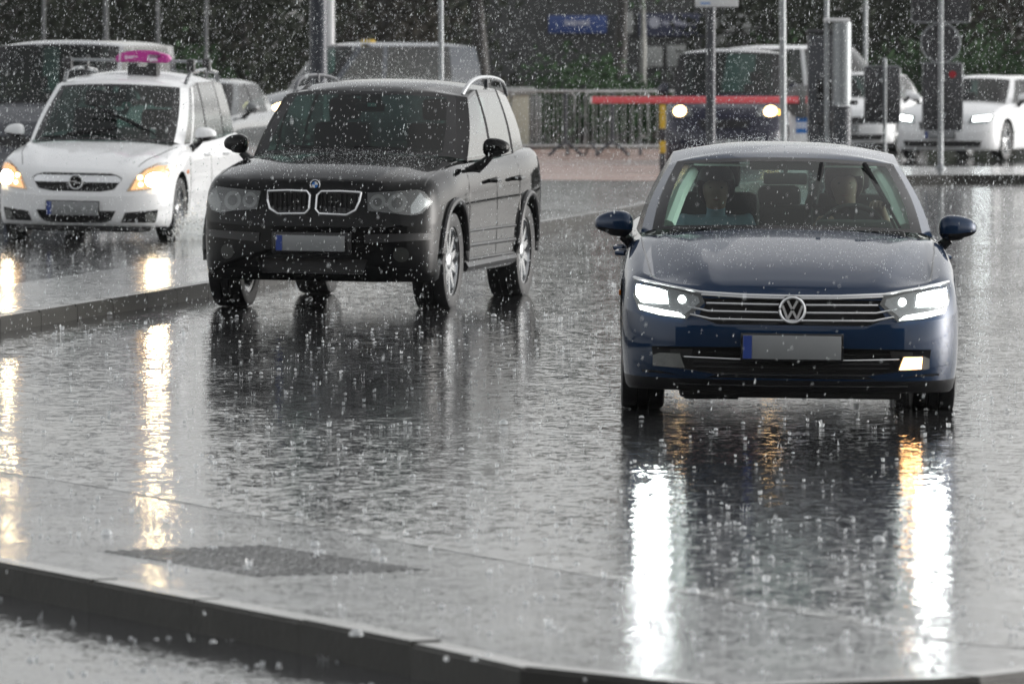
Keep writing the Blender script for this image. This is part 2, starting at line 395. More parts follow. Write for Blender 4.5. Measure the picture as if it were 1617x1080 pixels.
def normal2(P_, i):
    d = P_[min(i + 1, len(P_) - 1)] - P_[max(i - 1, 0)]; d.normalize(); return Vector((-d.y, d.x))

ZL = -0.11
near_kerb = [(-9.0, 43.0), (-5.2, 34.0), (-3.0, 28.7)] + [tuple(gp(a, b)[:2]) for a, b in ((0, 893), (300, 950), (600, 1008), (900, 1072))] + [(.62, 21.25), (1.10, 21.35), (1.70, 21.9), (2.7, 23.4), (5.0, 27.5), (9.0, 34.0)]
NK = resample(near_kerb, .95)
flush = [tuple(gp(a, b)[:2]) for a, b in ((-420, 690), (90, 760), (450, 825), (900, 905), (1290, 975), (1617, 1030))] + [(2.35, 22.95)]
FL = resample(flush, .55)
tag(sheet('ground', [(-400, -60), (400, -60), (400, 900), (-400, 900)], ZL, M['near_road']), 'wet asphalt of the lower lane in front of the near kerb')
# main carriageway, raised one kerb above the near lane
inner = [NK[i] + normal2(NK, i) * .13 for i in range(len(NK))]
road_poly = [tuple(p) for p in inner] + [(60, 60), (400, 60), (400, 900), (-400, 900), (-400, 60), (-60, 50)]
sheet('road', road_poly, -.004, M['road'], label='rain covered asphalt road that the cars drive on')
# near kerb stones: granite blocks with joints
pav_kerb = link('pavement_kerb', None); tag(pav_kerb, 'curved row of dark kerb stones at the pavement edge', 'kerb', None, 'structure')
for i in range(len(NK) - 1):
    a, b = NK[i], NK[i + 1]; na, nb_ = normal2(NK, i), normal2(NK, i + 1); d = (b - a).normalized() * .0012
    dz = random.uniform(-.003, .003)
    low = max(0.0, min(1.0, (a.x - .2) / .9)) * .10 if a.x > .2 else 0
    zt = .006 + dz - low * 0
    q = [a + d, b - d, b - d + nb_ * .13, a + d + na * .13]
    bm = bmesh.new(); lo = [bm.verts.new((p.x, p.y, ZL - .1)) for p in q]; hi = [bm.verts.new((p.x, p.y, zt)) for p in q]
    bm.faces.new(hi); bm.faces.new(lo[::-1])
    for k in range(4): bm.faces.new((lo[k], lo[(k + 1) % 4], hi[(k + 1) % 4], hi[k]))
    es = [e for e in bm.edges if all(v.co.z > 0 - .05 for v in e.verts)]
    bmesh.ops.bevel(bm, geom=es, offset=.012, segments=2, affect='EDGES')
    bm.normal_update()
    for f in bm.faces: f.material_index = 0 if f.normal.z > .35 else 1  # pale colour on stone tops, near-black on upright faces
    out('kerb_stone', bm, [M['kerb'], M['kerb_face']], pav_kerb, 40)
# pavement wedge between near kerb and the flush edge
wedge = [tuple(p) for p in inner if p.x < 2.3 and p.y < 34] + [tuple(p) for p in FL[::-1] if p.y < 34]
pav = sheet('pavement', wedge, .001, M['pavement'], label='wet grey pavement wedge between near kerb and flush stones')
for i in range(len(FL) - 1):
    a, b = FL[i], FL[i + 1]; na, nb_ = normal2(FL, i), normal2(FL, i + 1); d = (b - a).normalized() * .005
    q = [a + d, b - d, b - d + nb_ * .12, a + d + na * .12]; z1 = .0025 + random.uniform(-.0005, .0005)
    bm = bmesh.new(); lo = [bm.verts.new((p.x, p.y, -.05)) for p in q]; hi = [bm.verts.new((p.x, p.y, z1)) for p in q]
    bm.faces.new(hi)
    for k in range(4): bm.faces.new((lo[k], lo[(k + 1) % 4], hi[(k + 1) % 4], hi[k]))
    out('flush_stone', bm, M['flush'], pav, 40)
# tactile slabs
dirv = (FL[-1] - FL[2]).normalized(); prp = Vector((-dirv.y, dirv.x)); org = gp(410, 886)
stud_me = None
for i in range(4):
    for j in range(2):
        c = Vector((org.x, org.y)) + dirv * (i - 1.5) * .365 + prp * (j - .5) * .365
        b = B().box((0, 0, 0), (.357, .357, .03), bev=.002)
        for u in range(6):
            for w in range(6):
                b.lathe([(.016, 0), (.014, .003), (.008, .0037), (0, .0037)], 'Z', 8, loc=((u - 2.5) * .058, (w - 2.5) * .058, .015))
        if stud_me is None:
            o = b.done('tactile_slab', M['pavement'], pav); stud_me = o.data
        else: b.bm.free(); o = link('tactile_slab', stud_me, pav)
        o.location = (c.x, c.y, -.0125); o.rotation_euler = (0, 0, math.atan2(dirv.y, dirv.x))
# far kerb: long curve from the traffic island round to the car park
far = [(-8.5, 18.0), (-6.0, 33.0), tuple(gp(0, 524)[:2]), tuple(gp(320, 470)[:2]), (-.75, 65.0), tuple(gp(860, 366)[:2]), tuple(gp(1000, 341)[:2]), (2.6, 90.0), (3.9, 96.5), (5.6, 99.0), (7.6, 99.6), (12, 99.8), (24, 99.0)]
FK = resample(far, 1.0)
isl_kerb = link('island_kerb', None); tag(isl_kerb, 'long row of kerb stones along the traffic island', 'kerb', None, 'structure')
for i in range(len(FK) - 1):
    a, b = FK[i], FK[i + 1]; na, nb_ = normal2(FK, i), normal2(FK, i + 1); d = (b - a).normalized() * .006
    zt = .105 + random.uniform(-.003, .003)
    q = [a + d, b - d, b - d + nb_ * .15, a + d + na * .15]
    bm = bmesh.new(); lo = [bm.verts.new((p.x, p.y, -.05)) for p in q]; hi = [bm.verts.new((p.x, p.y, zt)) for p in q]
    bm.faces.new(hi)
    for k in range(4): bm.faces.new((lo[k], lo[(k + 1) % 4], hi[(k + 1) % 4], hi[k]))
    bmesh.ops.bevel(bm, geom=[e for e in bm.edges if all(v.co.z > .08 for v in e.verts)], offset=.015, segments=2, affect='EDGES')
    bm.normal_update()
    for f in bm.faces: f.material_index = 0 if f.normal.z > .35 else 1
    out('kerb_stone', bm, [M['island_top'], M['kerb_face']], isl_kerb, 40)
inn = [FK[i] + normal2(FK, i) * .15 for i in range(len(FK))]
lefte = [FK[i] + normal2(FK, i) * 1.5 for i in range(len(FK)) if FK[i].y < 84]
isl = [tuple(p) for p in inn] + [(24, 106.5), (5.0, 106.5), (3.0, 108), (2.7, 126), (-4.5, 126), (-3.4, 100)] + [tuple(p) for p in lefte[::-1]]
sheet('island_pavement', isl, .100, M['island'], label='raised wet paving of the traffic island')
sheet('pink_paving', [(-1.6, 97), (2.1, 95), (2.75, 99), (2.6, 124), (-3.6, 124), (-2.6, 100)], .104, M['pink'], label='reddish paving in front of the crowd barriers')

# unseen town houses added behind the viewpoint to darken what the car fronts reflect
def facade(x, w, h, mt, lb):
    r = thing('added_house', lb, 'building', (x, -22.0, ZL), 0, 'unseen houses added behind the viewpoint')
    B().box((0, -4.0, h / 2), (w - .05, 8.0, h), bev=.05).done('wall', mt, r)
    B().prism([(-w / 2 - .2, h), (w / 2 + .2, h), (w / 2 - .6, h + 2.6), (-w / 2 + .6, h + 2.6)], -8.3, .3, 'Y').done('roof', M['dark_steel'], r)
    for f in range(int(h // 3)):
        for q in range(int(w // 2.6)):
            wx = -w / 2 + 1.4 + q * 2.6
            o = B().box((wx, .02, 1.6 + f * 3.0), (1.2, .10, 1.6), bev=.02).done('window', M['lamp_grey'], r)
            B().box((wx, .06, 1.6 + f * 3.0), (1.04, .06, 1.44)).done('pane', M['gloss_black'], o)
for q in range(7):
    facade(-42 + q * 14, 14, 12.5 + (q % 3) * 1.5, mat('house_render', [(.16, .14, .12), (.12, .12, .125), (.18, .15, .11)][q % 3], .8, var=.15, scale=.7), 'unseen town house added behind the viewpoint to darken reflections')

# ================================================================== vehicles
LEV_CAR = [(.955, 0, .07), (.972, .03, .045), (.985, .12, .02), (.995, .25, .005), (1, .40, 0), (1, .55, 0), (.996, .70, .015), (.986, .82, .035), (.968, .91, .055), (.94, .965, .08), (.89, 1, .115)]
LEV_SUV = [(.96, 0, .07), (.975, .03, .045), (.988, .12, .02), (.996, .25, .005), (1, .40, 0), (1, .58, 0), (.997, .72, .015), (.985, .84, .04), (.965, .92, .065), (.935, .97, .10), (.89, 1, .15)]
LEV_VAN = [(.92, 0, .08), (.95, .04, .05), (.98, .12, .02), (.99, .25, 0), (1, .42, .0), (1, .60, .02), (.99, .76, .07), (.975, .88, .13), (.955, .95, .18), (.93, .985, .22), (.90, 1, .26)]

def shell(P):
    """closed lower body: plan contour swept up through levels, crowned top, wheel arches and openings cut"""
    W, L, cd, cr, pf = P['W'], P['L'], P['cd'], P.get('cr', .35), P.get('pf', 2.7)
    fine = P.get('fine', 1)
    nF, nR, nc = (18, 12, 24) if fine else (10, 7, 12)
    lev = P['lev']; zs, zb, plan, crown = P['zs'], P['zb'], P['plan'], P['crown']
    y1, y2 = cd + .14 + max(l[2] for l in lev) * .3, L - cr - .06
    doors = sorted(P.get('doors', []))
    ys = [y1 + (y2 - y1) * i / (34 if fine else 16) for i in range((34 if fine else 16) + 1)]
    ys = sorted([y for y in ys if all(abs(y - d) > .05 for d in doors)] + doors)
    S = [('f', (math.pi / 2) * (i / nF)) for i in range(nF)] + [('s', y) for y in ys] + [('r', (math.pi / 2) * (i / nR)) for i in range(1, nR + 1)]
    bm = bmesh.new(); grid = []
    for (wf, zf, ny) in lev:
        row = []
        for k, t in S:
            if k == 'f':
                u, v = math.sin(t) ** (2 / pf), 1 - max(0.0, math.cos(t)) ** (2 / pf)
                y = ny + (cd + .1 - ny) * v; x = u
            elif k == 's': y, x = t, 1.0
            else:
                v, u = math.sin(t), max(0.0, math.cos(t))
                y = (L - cr) + cr * v ** .8 - ny * .5 * v; x = u ** .55 if u > 1e-6 else 0.0
            x *= W * wf * ip(plan, y)
            b0, t0 = ip(zb, y), ip(zs, y)
            row.append((x, y, b0 + (t0 - b0) * zf))
        grid.append(row)
    n = len(S); Lv = []; Rv = []
    for row in grid:
        l = []; r = []
        for (x, y, z) in row:
            if x < 1e-5: v = bm.verts.new((0, y, z)); l.append(v); r.append(v)
            else: l.append(bm.verts.new((-x, y, z))); r.append(bm.verts.new((x, y, z)))
        Lv.append(l); Rv.append(r)
    bump_lv = P.get('bumper_lv', 5); cowl = P['cowl']; glz = P.get('rear_deck', L)
    def face(vs, mi):
        vs2 = []
        for v in vs:
            if v not in vs2: vs2.append(v)
        if len(vs2) > 2:
            f = bm.faces.new(vs2); f.material_index = mi
    # slots: 0 body, 1 black cut, 2 bonnet, 3 front bumper, 4 front door, 5 rear door, 6 cabin deck
    for k in range(len(grid) - 1):
        for j in range(n - 1):
            ym = (grid[k][j][1] + grid[k][j + 1][1]) / 2
            mi = 0
            if ym < P['axles'][0] - .12 and k < bump_lv: mi = 1 if k < P.get('lip_lv', 0) else 3
            elif len(doors) >= 3 and k >= 1 and k < len(grid) - 2:
                if doors[0] < ym < doors[1]: mi = 4
                elif doors[1] < ym < doors[2]: mi = 5
            for V in (Lv, Rv): face((V[k][j], V[k][j + 1], V[k + 1][j + 1], V[k + 1][j]), mi)
    top = grid[-1]; rows = []; ex = P.get('top_fn')
    for j in range(n):
        x, y, z = top[j]
        if x < 1e-5: rows.append([Lv[-1][j]] * (nc + 1)); continue
        r = [Lv[-1][j]]
        sw = min(1, x / (.62 * W))
        for c in range(1, nc):
            q = -1 + 2 * c / nc
            zz = z + ip(crown, y) * (1 - abs(q) ** 2.4) * sw
            if ex: zz += ex(q * x, y) * sw * (1 - abs(q) ** 8)
            r.append(bm.verts.new((q * x, y, zz)))
        r.append(Rv[-1][j]); rows.append(r)
    for j in range(n - 1):
        ym = (top[j][1] + top[j + 1][1]) / 2
        for c in range(nc):
            q = abs(-1 + 2 * (c + .5) / nc)
            mi = 0
            if ym < cowl and q < .94: mi = 2
            elif cowl <= ym < glz and q < .93: mi = 6
            face((rows[j][c], rows[j][c + 1], rows[j + 1][c + 1], rows[j + 1][c]), mi)
    for j in range(n - 1): face((Lv[0][j], Lv[0][j + 1], Rv[0][j + 1], Rv[0][j]), 1)
    bmesh.ops.recalc_face_normals(bm, faces=bm.faces[:])
    bvh = BVHTree.FromBMesh(bm)
    me = bpy.data.meshes.new('body_src'); bm.to_mesh(me); bm.free()
    for i in range(7): me.materials.append(M['plastic'])
    src = bpy.data.objects.new('body_src', me); COL.objects.link(src)
    # cutters
    c = B(); ra = P['arch']
    for i, ya in enumerate(P['axles']):
        for s in (-1, 1):
            x0, x1 = s * (W - .30), s * (W + .25)
            za = P['rw'] + P.get('arch_dz', .0)
            prof = [(ya + ra * math.cos(2 * math.pi * q / 40), za + ra * math.sin(2 * math.pi * q / 40)) for q in range(40)]
            prof = [(a, max(b, -.2) if b > za else b - .35) for a, b in prof]
            c.prism(prof, x0, x1, 'X')
    for poly, d0 in P.get('recess', []):
        c.prism(poly, -.6, d0, 'Y')
    for lo, hi in P.get('cavity', []):
        c.box([(a + b) / 2 for a, b in zip(lo, hi)], [b - a for a, b in zip(lo, hi)])
    bmesh.ops.recalc_face_normals(c.bm, faces=c.bm.faces[:])
    for f in c.bm.faces: f.material_index = 1
    cme = bpy.data.meshes.new('cut'); c.bm.to_mesh(cme); c.bm.free()
    for i in range(7): cme.materials.append(M['plastic'])
    co = bpy.data.objects.new('cut', cme); COL.objects.link(co)
    md = src.modifiers.new('b', 'BOOLEAN'); md.object = co; md.operation = 'DIFFERENCE'; md.solver = 'EXACT'
    try: md.use_self = True
    except Exception: pass
    if hasattr(md, 'material_mode'): md.material_mode = 'INDEX'
    dg = bpy.context.evaluated_depsgraph_get()
    res = bpy.data.meshes.new_from_object(src.evaluated_get(dg))
    bpy.data.objects.remove(src); bpy.data.objects.remove(co)
    return res, bvh

def split_parts(me, names, mats, root):
    objs = {}
    for i, nm in enumerate(names):
        if nm is None: continue
        ids = [k for k in range(7) if names[k] == nm] if False else [i]
        bm = bmesh.new(); bm.from_mesh(me)
        bmesh.ops.delete(bm, geom=[f for f in bm.faces if f.material_index != i], context='FACES')
        if not bm.faces: bm.free(); continue
        for f in bm.faces: f.material_index = 0
        if i in (4, 5):      # doors: one object for each side
            for s in (-1, 1):
                b2 = bm.copy(); bmesh.ops.delete(b2, geom=[f for f in b2.faces if f.calc_center_median().x * s < 0], context='FACES')
                if b2.faces: objs[(nm, s)] = out(nm, b2, mats[i], root, 42, False)
                else: b2.free()
            bm.free()
        else: objs[nm] = out(nm, bm, mats[i], root, 42, False)
    return objs

def greenhouse(P, root, paintm, glassm, sidem):
    """pillars, roof, panes lofted between the belt ring and the roof ring"""
    K = P['gh']; fine = P.get('fine', 1)
    nv = 10 if fine else 6; bul = P.get('bulge', .02)
    pts = []; segs = []
    for i in range(len(K) - 1):
        a, b = K[i], K[i + 1]; ns = b[3]
        for q in range(ns):
            t = q / ns; s2 = 1 - (1 - t) ** 2 if a[4] == 'bow' else (t * t if a[4] == 'wob' else t)
            pb = Vector([a[0][k] + (b[0][k] - a[0][k]) * t for k in range(3)]); pt = Vector([a[1][k] + (b[1][k] - a[1][k]) * t for k in range(3)])
            if b[2] == 'windscreen':
                for p_, A, Bk in ((pb, a[0], b[0]), (pt, a[1], b[1])):
                    p_.y = A[1] + (Bk[1] - A[1]) * t * t; p_.z = A[2] + (Bk[2] - A[2]) * t * t
            if b[2] == 'rear_window':
                for p_, A, Bk in ((pb, a[0], b[0]), (pt, a[1], b[1])):
                    u = 1 - (1 - t) ** 2; p_.y = A[1] + (Bk[1] - A[1]) * u; p_.z = A[2] + (Bk[2] - A[2]) * u
            pts.append((pb, pt)); segs.append('window_post#%d' % i if b[2] == 'black_pillar' else b[2])
    pts.append((Vector(K[-1][0]), Vector(K[-1][1])))
    vsamp = [0, .05] + [.05 + .9 * i / (nv - 2) for i in range(1, nv - 1)] + [1]
    def P3(j, v, s):
        pb, pt = pts[j]; p = pb.lerp(pt, v)
        w = max(K[q][0][0] for q in range(len(K)))
        p.x += bul * math.sin(math.pi * v) * min(1, p.x / (.7 * w)) * 1.0
        if j < len(segs) and segs[j] == 'windscreen' or p.x < .5 * w and p.y < P['cowl'] + 1.2: p.y -= P.get('ws_bulge', .03) * math.sin(math.pi * v)
        return Vector((s * p.x, p.y, p.z))
    groups = {}
    for s in (-1, 1):
        for j in range(len(segs)):
            nm = segs[j]
            key = nm if nm in ('windscreen', 'rear_window', 'pillar') else (nm, s)
            groups.setdefault(key, []).append((j, s))
    made = {}
    frit = []
    for key, lst in groups.items():
        nm = key if isinstance(key, str) else key[0].split('#')[0]
        bm = bmesh.new(); cache = {}
        def V(j, vi, s):
            p = P3(j, vsamp[vi], s); kk = (round(p.x, 5), round(p.y, 5), round(p.z, 5))
            if kk not in cache: cache[kk] = bm.verts.new(p)
            return cache[kk]
        for j, s in lst:
            for vi in range(len(vsamp) - 1):
                vs = []
                for q in (V(j, vi, s), V(j + 1, vi, s), V(j + 1, vi + 1, s), V(j, vi + 1, s)):
                    if q not in vs: vs.append(q)
                if len(vs) > 2:
                    try: f = bm.faces.new(vs)
                    except ValueError: continue
                    if nm == 'windscreen':
                        f.material_index = 1 if (vi in (0, len(vsamp) - 2) or j == max(q[0] for q in lst)) else 0
                    elif nm in ('side_window', 'rear_window'):
                        f.material_index = 1 if vi in (0, len(vsamp) - 2) else 0
        if nm == 'pillar': made['pillar_bm'] = bm; continue
        if nm == 'window_post': out('window_post', bm, M['seal'], root); continue
        g = glassm if nm == 'windscreen' else sidem
        made[key] = out(nm, bm, [g, M['gloss_black']], root)
    # roof with the painted pillars
    bm = made.pop('pillar_bm', None) or bmesh.new()
    for f in bm.faces: f.material_index = 1
    zr = P['roof']; ncol = 14 if fine else 8; rows = []
    for j in range(len(pts)):
        pl, pr = P3(j, 1, -1), P3(j, 1, 1)
        x = pr.x
        r = []
        for c in range(ncol + 1):
            q = -1 + 2 * c / ncol
            zc = max(ip(zr, pr.y), pr.z)
            r.append(bm.verts.new((q * x, pr.y, pr.z + (zc - pr.z) * (1 - abs(q) ** 2.6))))
        rows.append(r)
    for a, b in zip(rows, rows[1:]):
        for c in range(ncol):
            try: bm.faces.new((a[c], a[c + 1], b[c + 1], b[c]))
            except ValueError: pass
    bmesh.ops.remove_doubles(bm, verts=bm.verts[:], dist=.0008)
    bmesh.ops.dissolve_degenerate(bm, edges=bm.edges[:], dist=.0005)
    if P.get('lining'):
        b2 = bm.copy(); bmesh.ops.recalc_face_normals(b2, faces=b2.faces[:])
        up = [f for f in b2.faces if abs(f.normal.z) > .8]
        sg = 1 if up and sum(f.normal.z for f in up) > 0 else -1
        for v in b2.verts: v.co = v.co - v.normal * (.025 * sg)
        [setattr(f, 'material_index', 0) for f in b2.faces]; out('roof_lining', b2, M['trim_pale'], root)
    made['roof'] = out('roof', bm, [paintm, P.get('pillar_mat', paintm)], root, 50)
    return made

def cast(bvh, x, z):
    h = bvh.ray_cast(Vector((x, -3, z)), Vector((0, 1, 0)))
    if h[0] is None or h[0].y > 1.2:
        q = bvh.find_nearest(Vector((x, .1, z))); return q[0].y
    return h[0].y
def castx(bvh, y, z, s):
    h = bvh.ray_cast(Vector((3 * s, y, z)), Vector((-s, 0, 0)))
    if h[0] is None: return bvh.find_nearest(Vector((s, y, z)))[0].x
    return h[0].x
def castz(bvh, x, y):
    h = bvh.ray_cast(Vector((x, y, 4)), Vector((0, 0, -1)))
    if h[0] is None: return bvh.find_nearest(Vector((x, y, 1)))[0].z
    return h[0].z
def grow(poly, k):
    cx = sum(p[0] for p in poly) / len(poly); cz = sum(p[1] for p in poly) / len(poly)
    return [(cx + (x - cx) * k, cz + (z - cz) * k) for x, z in poly]
def circ(cx, cz, rx, rz=None, n=20):
    rz = rz or rx
    return [(cx + rx * math.cos(2 * math.pi * k / n), cz + rz * math.sin(2 * math.pi * k / n)) for k in range(n)]
def flip(poly): return [(-x, z) for x, z in poly][::-1]

class Car:
    def __init__(s, P, paintm, glassm=None, sidem=None):
        s.P = P; s.root = thing(P['name'], P['label'], P['cat'], P['loc'], P['rz'], P.get('group'))
        if 'roll' in P: s.root.rotation_euler[1] = P['roll']
        me, s.bvh = shell(P)
        nm = ['body', 'underbody', 'bonnet', 'front_bumper', 'door', 'door', 'dashboard']
        pl = P.get('bumper_mat', paintm)
        s.parts = split_parts(me, nm, [paintm, M['plastic'], paintm, pl, paintm, paintm, M['interior']], s.root)
        s.parts.update(greenhouse(P, s.root, paintm, glassm or M['glass_dark'], sidem or M['glass_side']))
        s.paint = paintm
    def patch(s, name, poly, off, mt, depth=.02, parent=None, step=.05, rel=None):
        bm = bmesh.new()
        f = bm.faces.new([bm.verts.new((x, 0, z)) for x, z in poly])
        xs = [p[0] for p in poly]; zs = [p[1] for p in poly]
        def cuts(a, b): 
            n = max(1, int((b - a) / step)); return [a + (b - a) * i / n for i in range(1, n)]
        for c in cuts(min(xs), max(xs)):
            bmesh.ops.bisect_plane(bm, geom=bm.verts[:] + bm.edges[:] + bm.faces[:], plane_co=(c, 0, 0), plane_no=(1, 0, 0))
        for c in cuts(min(zs), max(zs)):
            bmesh.ops.bisect_plane(bm, geom=bm.verts[:] + bm.edges[:] + bm.faces[:], plane_co=(0, 0, c), plane_no=(0, 0, 1))
        for v in bm.verts: v.co.y = (cast(s.bvh, v.co.x, v.co.z) if rel is None else rel) - off
        r = bmesh.ops.extrude_face_region(bm, geom=bm.faces[:])
        for e in r['geom']:
            if isinstance(e, bmesh.types.BMVert): e.co.y += depth
        return out(name, bm, mt, parent or s.root, 30)
    def line(s, name, pts, r, off, mt, parent=None, sub=6, n=6):
        P2 = []
        for a, b in zip(pts, pts[1:]):
            for k in range(sub): t = k / sub; P2.append((a[0] + (b[0] - a[0]) * t, a[1] + (b[1] - a[1]) * t))
        P2.append(pts[-1])
        return B().tube([(x, cast(s.bvh, x, z) - off, z) for x, z in P2], r, n).done(name, mt, parent or s.root)
    def top_line(s, name, pts, r, mt, sub=8, lift=.001):
        P2 = []
        for a, b in zip(pts, pts[1:]):
            for k in range(sub): t = k / sub; P2.append((a[0] + (b[0] - a[0]) * t, a[1] + (b[1] - a[1]) * t))
        P2.append(pts[-1])
        return B().tube([(x, y, castz(s.bvh, x, y) + lift) for x, y in P2], r, 6).done(name, mt, s.root)
    def side_line(s, name, pts, r, sd, mt, off=0.0, sub=6, parent=None, n=6):
        P2 = []
        for a, b in zip(pts, pts[1:]):
            for k in range(sub): t = k / sub; P2.append((a[0] + (b[0] - a[0]) * t, a[1] + (b[1] - a[1]) * t))
        P2.append(pts[-1])
        return B().tube([(castx(s.bvh, y, z, sd) + sd * off, y, z) for y, z in P2], r, n).done(name, mt, parent or s.root)
    def wheels(s, spokes=5, w=.215, steer=0.0, rimm=None):
        P = s.P; r = P['rw']; rr = r * .70
        for i, ya in enumerate(P['axles']):
            for sd in (-1, 1):
                e = link('wheel', None, s.root); e.location = (sd * (P['W'] - .015 - w / 2), ya, r)
                if i == 0: e.rotation_euler = (0, 0, steer)
                h = w / 2
                prof = [(rr, -h * .9), (r * .90, -h), (r * .965, -h * .93), (r * .995, -h * .74), (r, -h * .3)]
                prof = prof + [(r * .975, -h * .27), (r * .975, -h * .23), (r, -h * .2), (r, h * .2), (r * .975, h * .23), (r * .975, h * .27), (r, h * .3)] + [(a, -b) for a, b in prof[:4][::-1]]
                B().lathe(prof, 'X', 40, close=True).done('tyre', M['rubber'], e)
                b = B()
                o = sd * h * .82
                b.lathe([(rr, -h * .85 * sd), (rr * .98, o * .5), (rr * 1.02, o), (rr * .93, o), (rr * .88, o * .55), (rr * .86, -h * .8 * sd)], 'X', 36, close=True)
                b.lathe([(rr * .24, o * .2), (rr * .24, o * .85), (rr * .16, o * .95), (0, o * .95)], 'X', 16)
                for k in range(spokes):
                    a = 2 * math.pi * k / spokes + .3
                    p0 = Vector((0, math.cos(a), math.sin(a))); t0 = Vector((0, -math.sin(a), math.cos(a)))
                    vs = []
                    for rad, wd, xo in ((rr * .15, rr * .13, o * .82), (rr * .95, rr * .085, o * .9)):
                        for sg in (-1, 1):
                            vs.append(p0 * rad + t0 * wd * sg + Vector((xo, 0, 0))); vs.append(p0 * rad + t0 * wd * sg * 1.15 + Vector((xo - sd * .035, 0, 0)))
                    q = [b.bm.verts.new(v) for v in vs]
                    for f in ((0, 2, 6, 4), (1, 5, 7, 3), (0, 4, 5, 1), (2, 3, 7, 6), (0, 1, 3, 2), (4, 6, 7, 5)): b.bm.faces.new([q[x] for x in f])
                b.done('rim', rimm or M['alloy'], e)
                B().lathe([(rr * .86, -h * .3 * sd), (rr * .86, -h * .34 * sd), (0, -h * .34 * sd)], 'X', 24).done('brake_disc', M['dark_steel'], e)
    def mirrors(s, x, y, z, w, h, mt, low=None, armx=None):
        """door mirrors: domed cap, dark lower half, foot on the door"""
        for sd in (-1, 1):
            bm = bmesh.new(); bmesh.ops.create_uvsphere(bm, u_segments=16, v_segments=12, radius=1)
            for v in bm.verts:
                c = v.co.copy()
                for k in range(3): c[k] = math.copysign(abs(c[k]) ** .72, c[k])
                t = (c.x + 1) / 2                                  # 0 inner, 1 outer
                hz = (1 - .38 * t ** 2) * h / 2
                v.co = Vector((sd * (x + t * w), y + c.y * .085 * (1 - .25 * t) + .05 * t, z + c.z * hz - .12 * h * (1 - t) * 0 + .02 * h * t))
                if c.z < 0: v.co.z = z + c.z * hz * (.9 if t < .6 else .75)
            for f in bm.faces: f.material_index = 1 if f.calc_center_median().z < z - .12 * h else 0
            o = out('door_mirror', bm, [mt, M['gloss_black']], s.root, 60)
            ax = armx if armx is not None else x - .06
            B().tube([(sd * (x + w * .28), y + .02, z - h * .36), (sd * (x + w * .06), y + .03, z - h * .62), (sd * ax, y + .05, z - h * .95)], [.028, .034, .045], 8).done('mirror_foot', low or M['gloss_black'], o)
    def wiper(s, pts, name='wiper'):
        b = B(); b.tube(pts, .009, 6)
        p = [Vector(q) for q in pts]; d = (p[-1] - p[0])
        b.tube([p[0] + d * .32 + Vector((0, -.018, .006)), p[-1] + Vector((0, -.012, .004))], .016, 6)
        b.done(name, M['seal'], s.root)
    def plate(s, x, z, w=.52, h=.115, off=.02, frame=True):
        y = cast(s.bvh, x, z)
        b = B().box((x, y - off, z), (w + .024, .014, h + .024), bev=.004).done('plate_holder', M['gloss_black'], s.root)
        o = B().box((x, y - off - .009, z), (w, .006, h), bev=.002).done('number_plate', M['plate'], s.root)
        B().box((x - w / 2 + .024, y - off - .0135, z), (.046, .004, h - .004)).done('blue_band', M['plate_blue'], o)
    def seats(s, y, z, x=.36, w=.42, h=.5, wrap=None):
        for sd in (-1, 1):
            b = B().box((sd * x, y, z + h * .3), (w, .13, h), bev=.05, rot=Matrix.Rotation(R(-12), 4, 'X'))
            o = b.done('seat', M['seat'], s.root)
            B().box((sd * x, y + .09, z + h * .3 + h * .5 + .10), (w * .55, .09, .17), bev=.04).done('headrest', M['seat'], o)
    def lamp(s, name, poly, sd, housing, lens=True, lit=(), off=.006):
        """head lamp: housing, lit or dull elements, clear cover"""
        pl = poly if sd > 0 else flip(poly)
        o = s.patch(name, pl, off, housing, .05)
        for nm, p2, mt, of in lit:
            s.patch(nm, p2 if sd > 0 else flip(p2), off + of, mt, .01, o, step=.04)
        if lens: s.patch('lens', grow(pl, 1.0), off + .022, M['lens'], .003, o)
        return o

def ring_tube(cx, cz, r, tr, y, n=40): return [(cx + r * math.cos(2 * math.pi * k / n), y, cz + r * math.sin(2 * math.pi * k / n)) for k in range(n + 1)]
def stroke(b, pts, w, y0, y1):
    """flat bar of width w along a 2-D path, extruded in depth"""
    for (x0, z0), (x1, z1) in zip(pts, pts[1:]):
        d = Vector((x1 - x0, z1 - z0)); nrm = Vector((-d.y, d.x)).normalized() * w / 2
        b.prism([(x0 + nrm.x, z0 + nrm.y), (x0 - nrm.x, z0 - nrm.y), (x1 - nrm.x, z1 - nrm.y), (x1 + nrm.x, z1 + nrm.y)], y0, y1, 'Y')

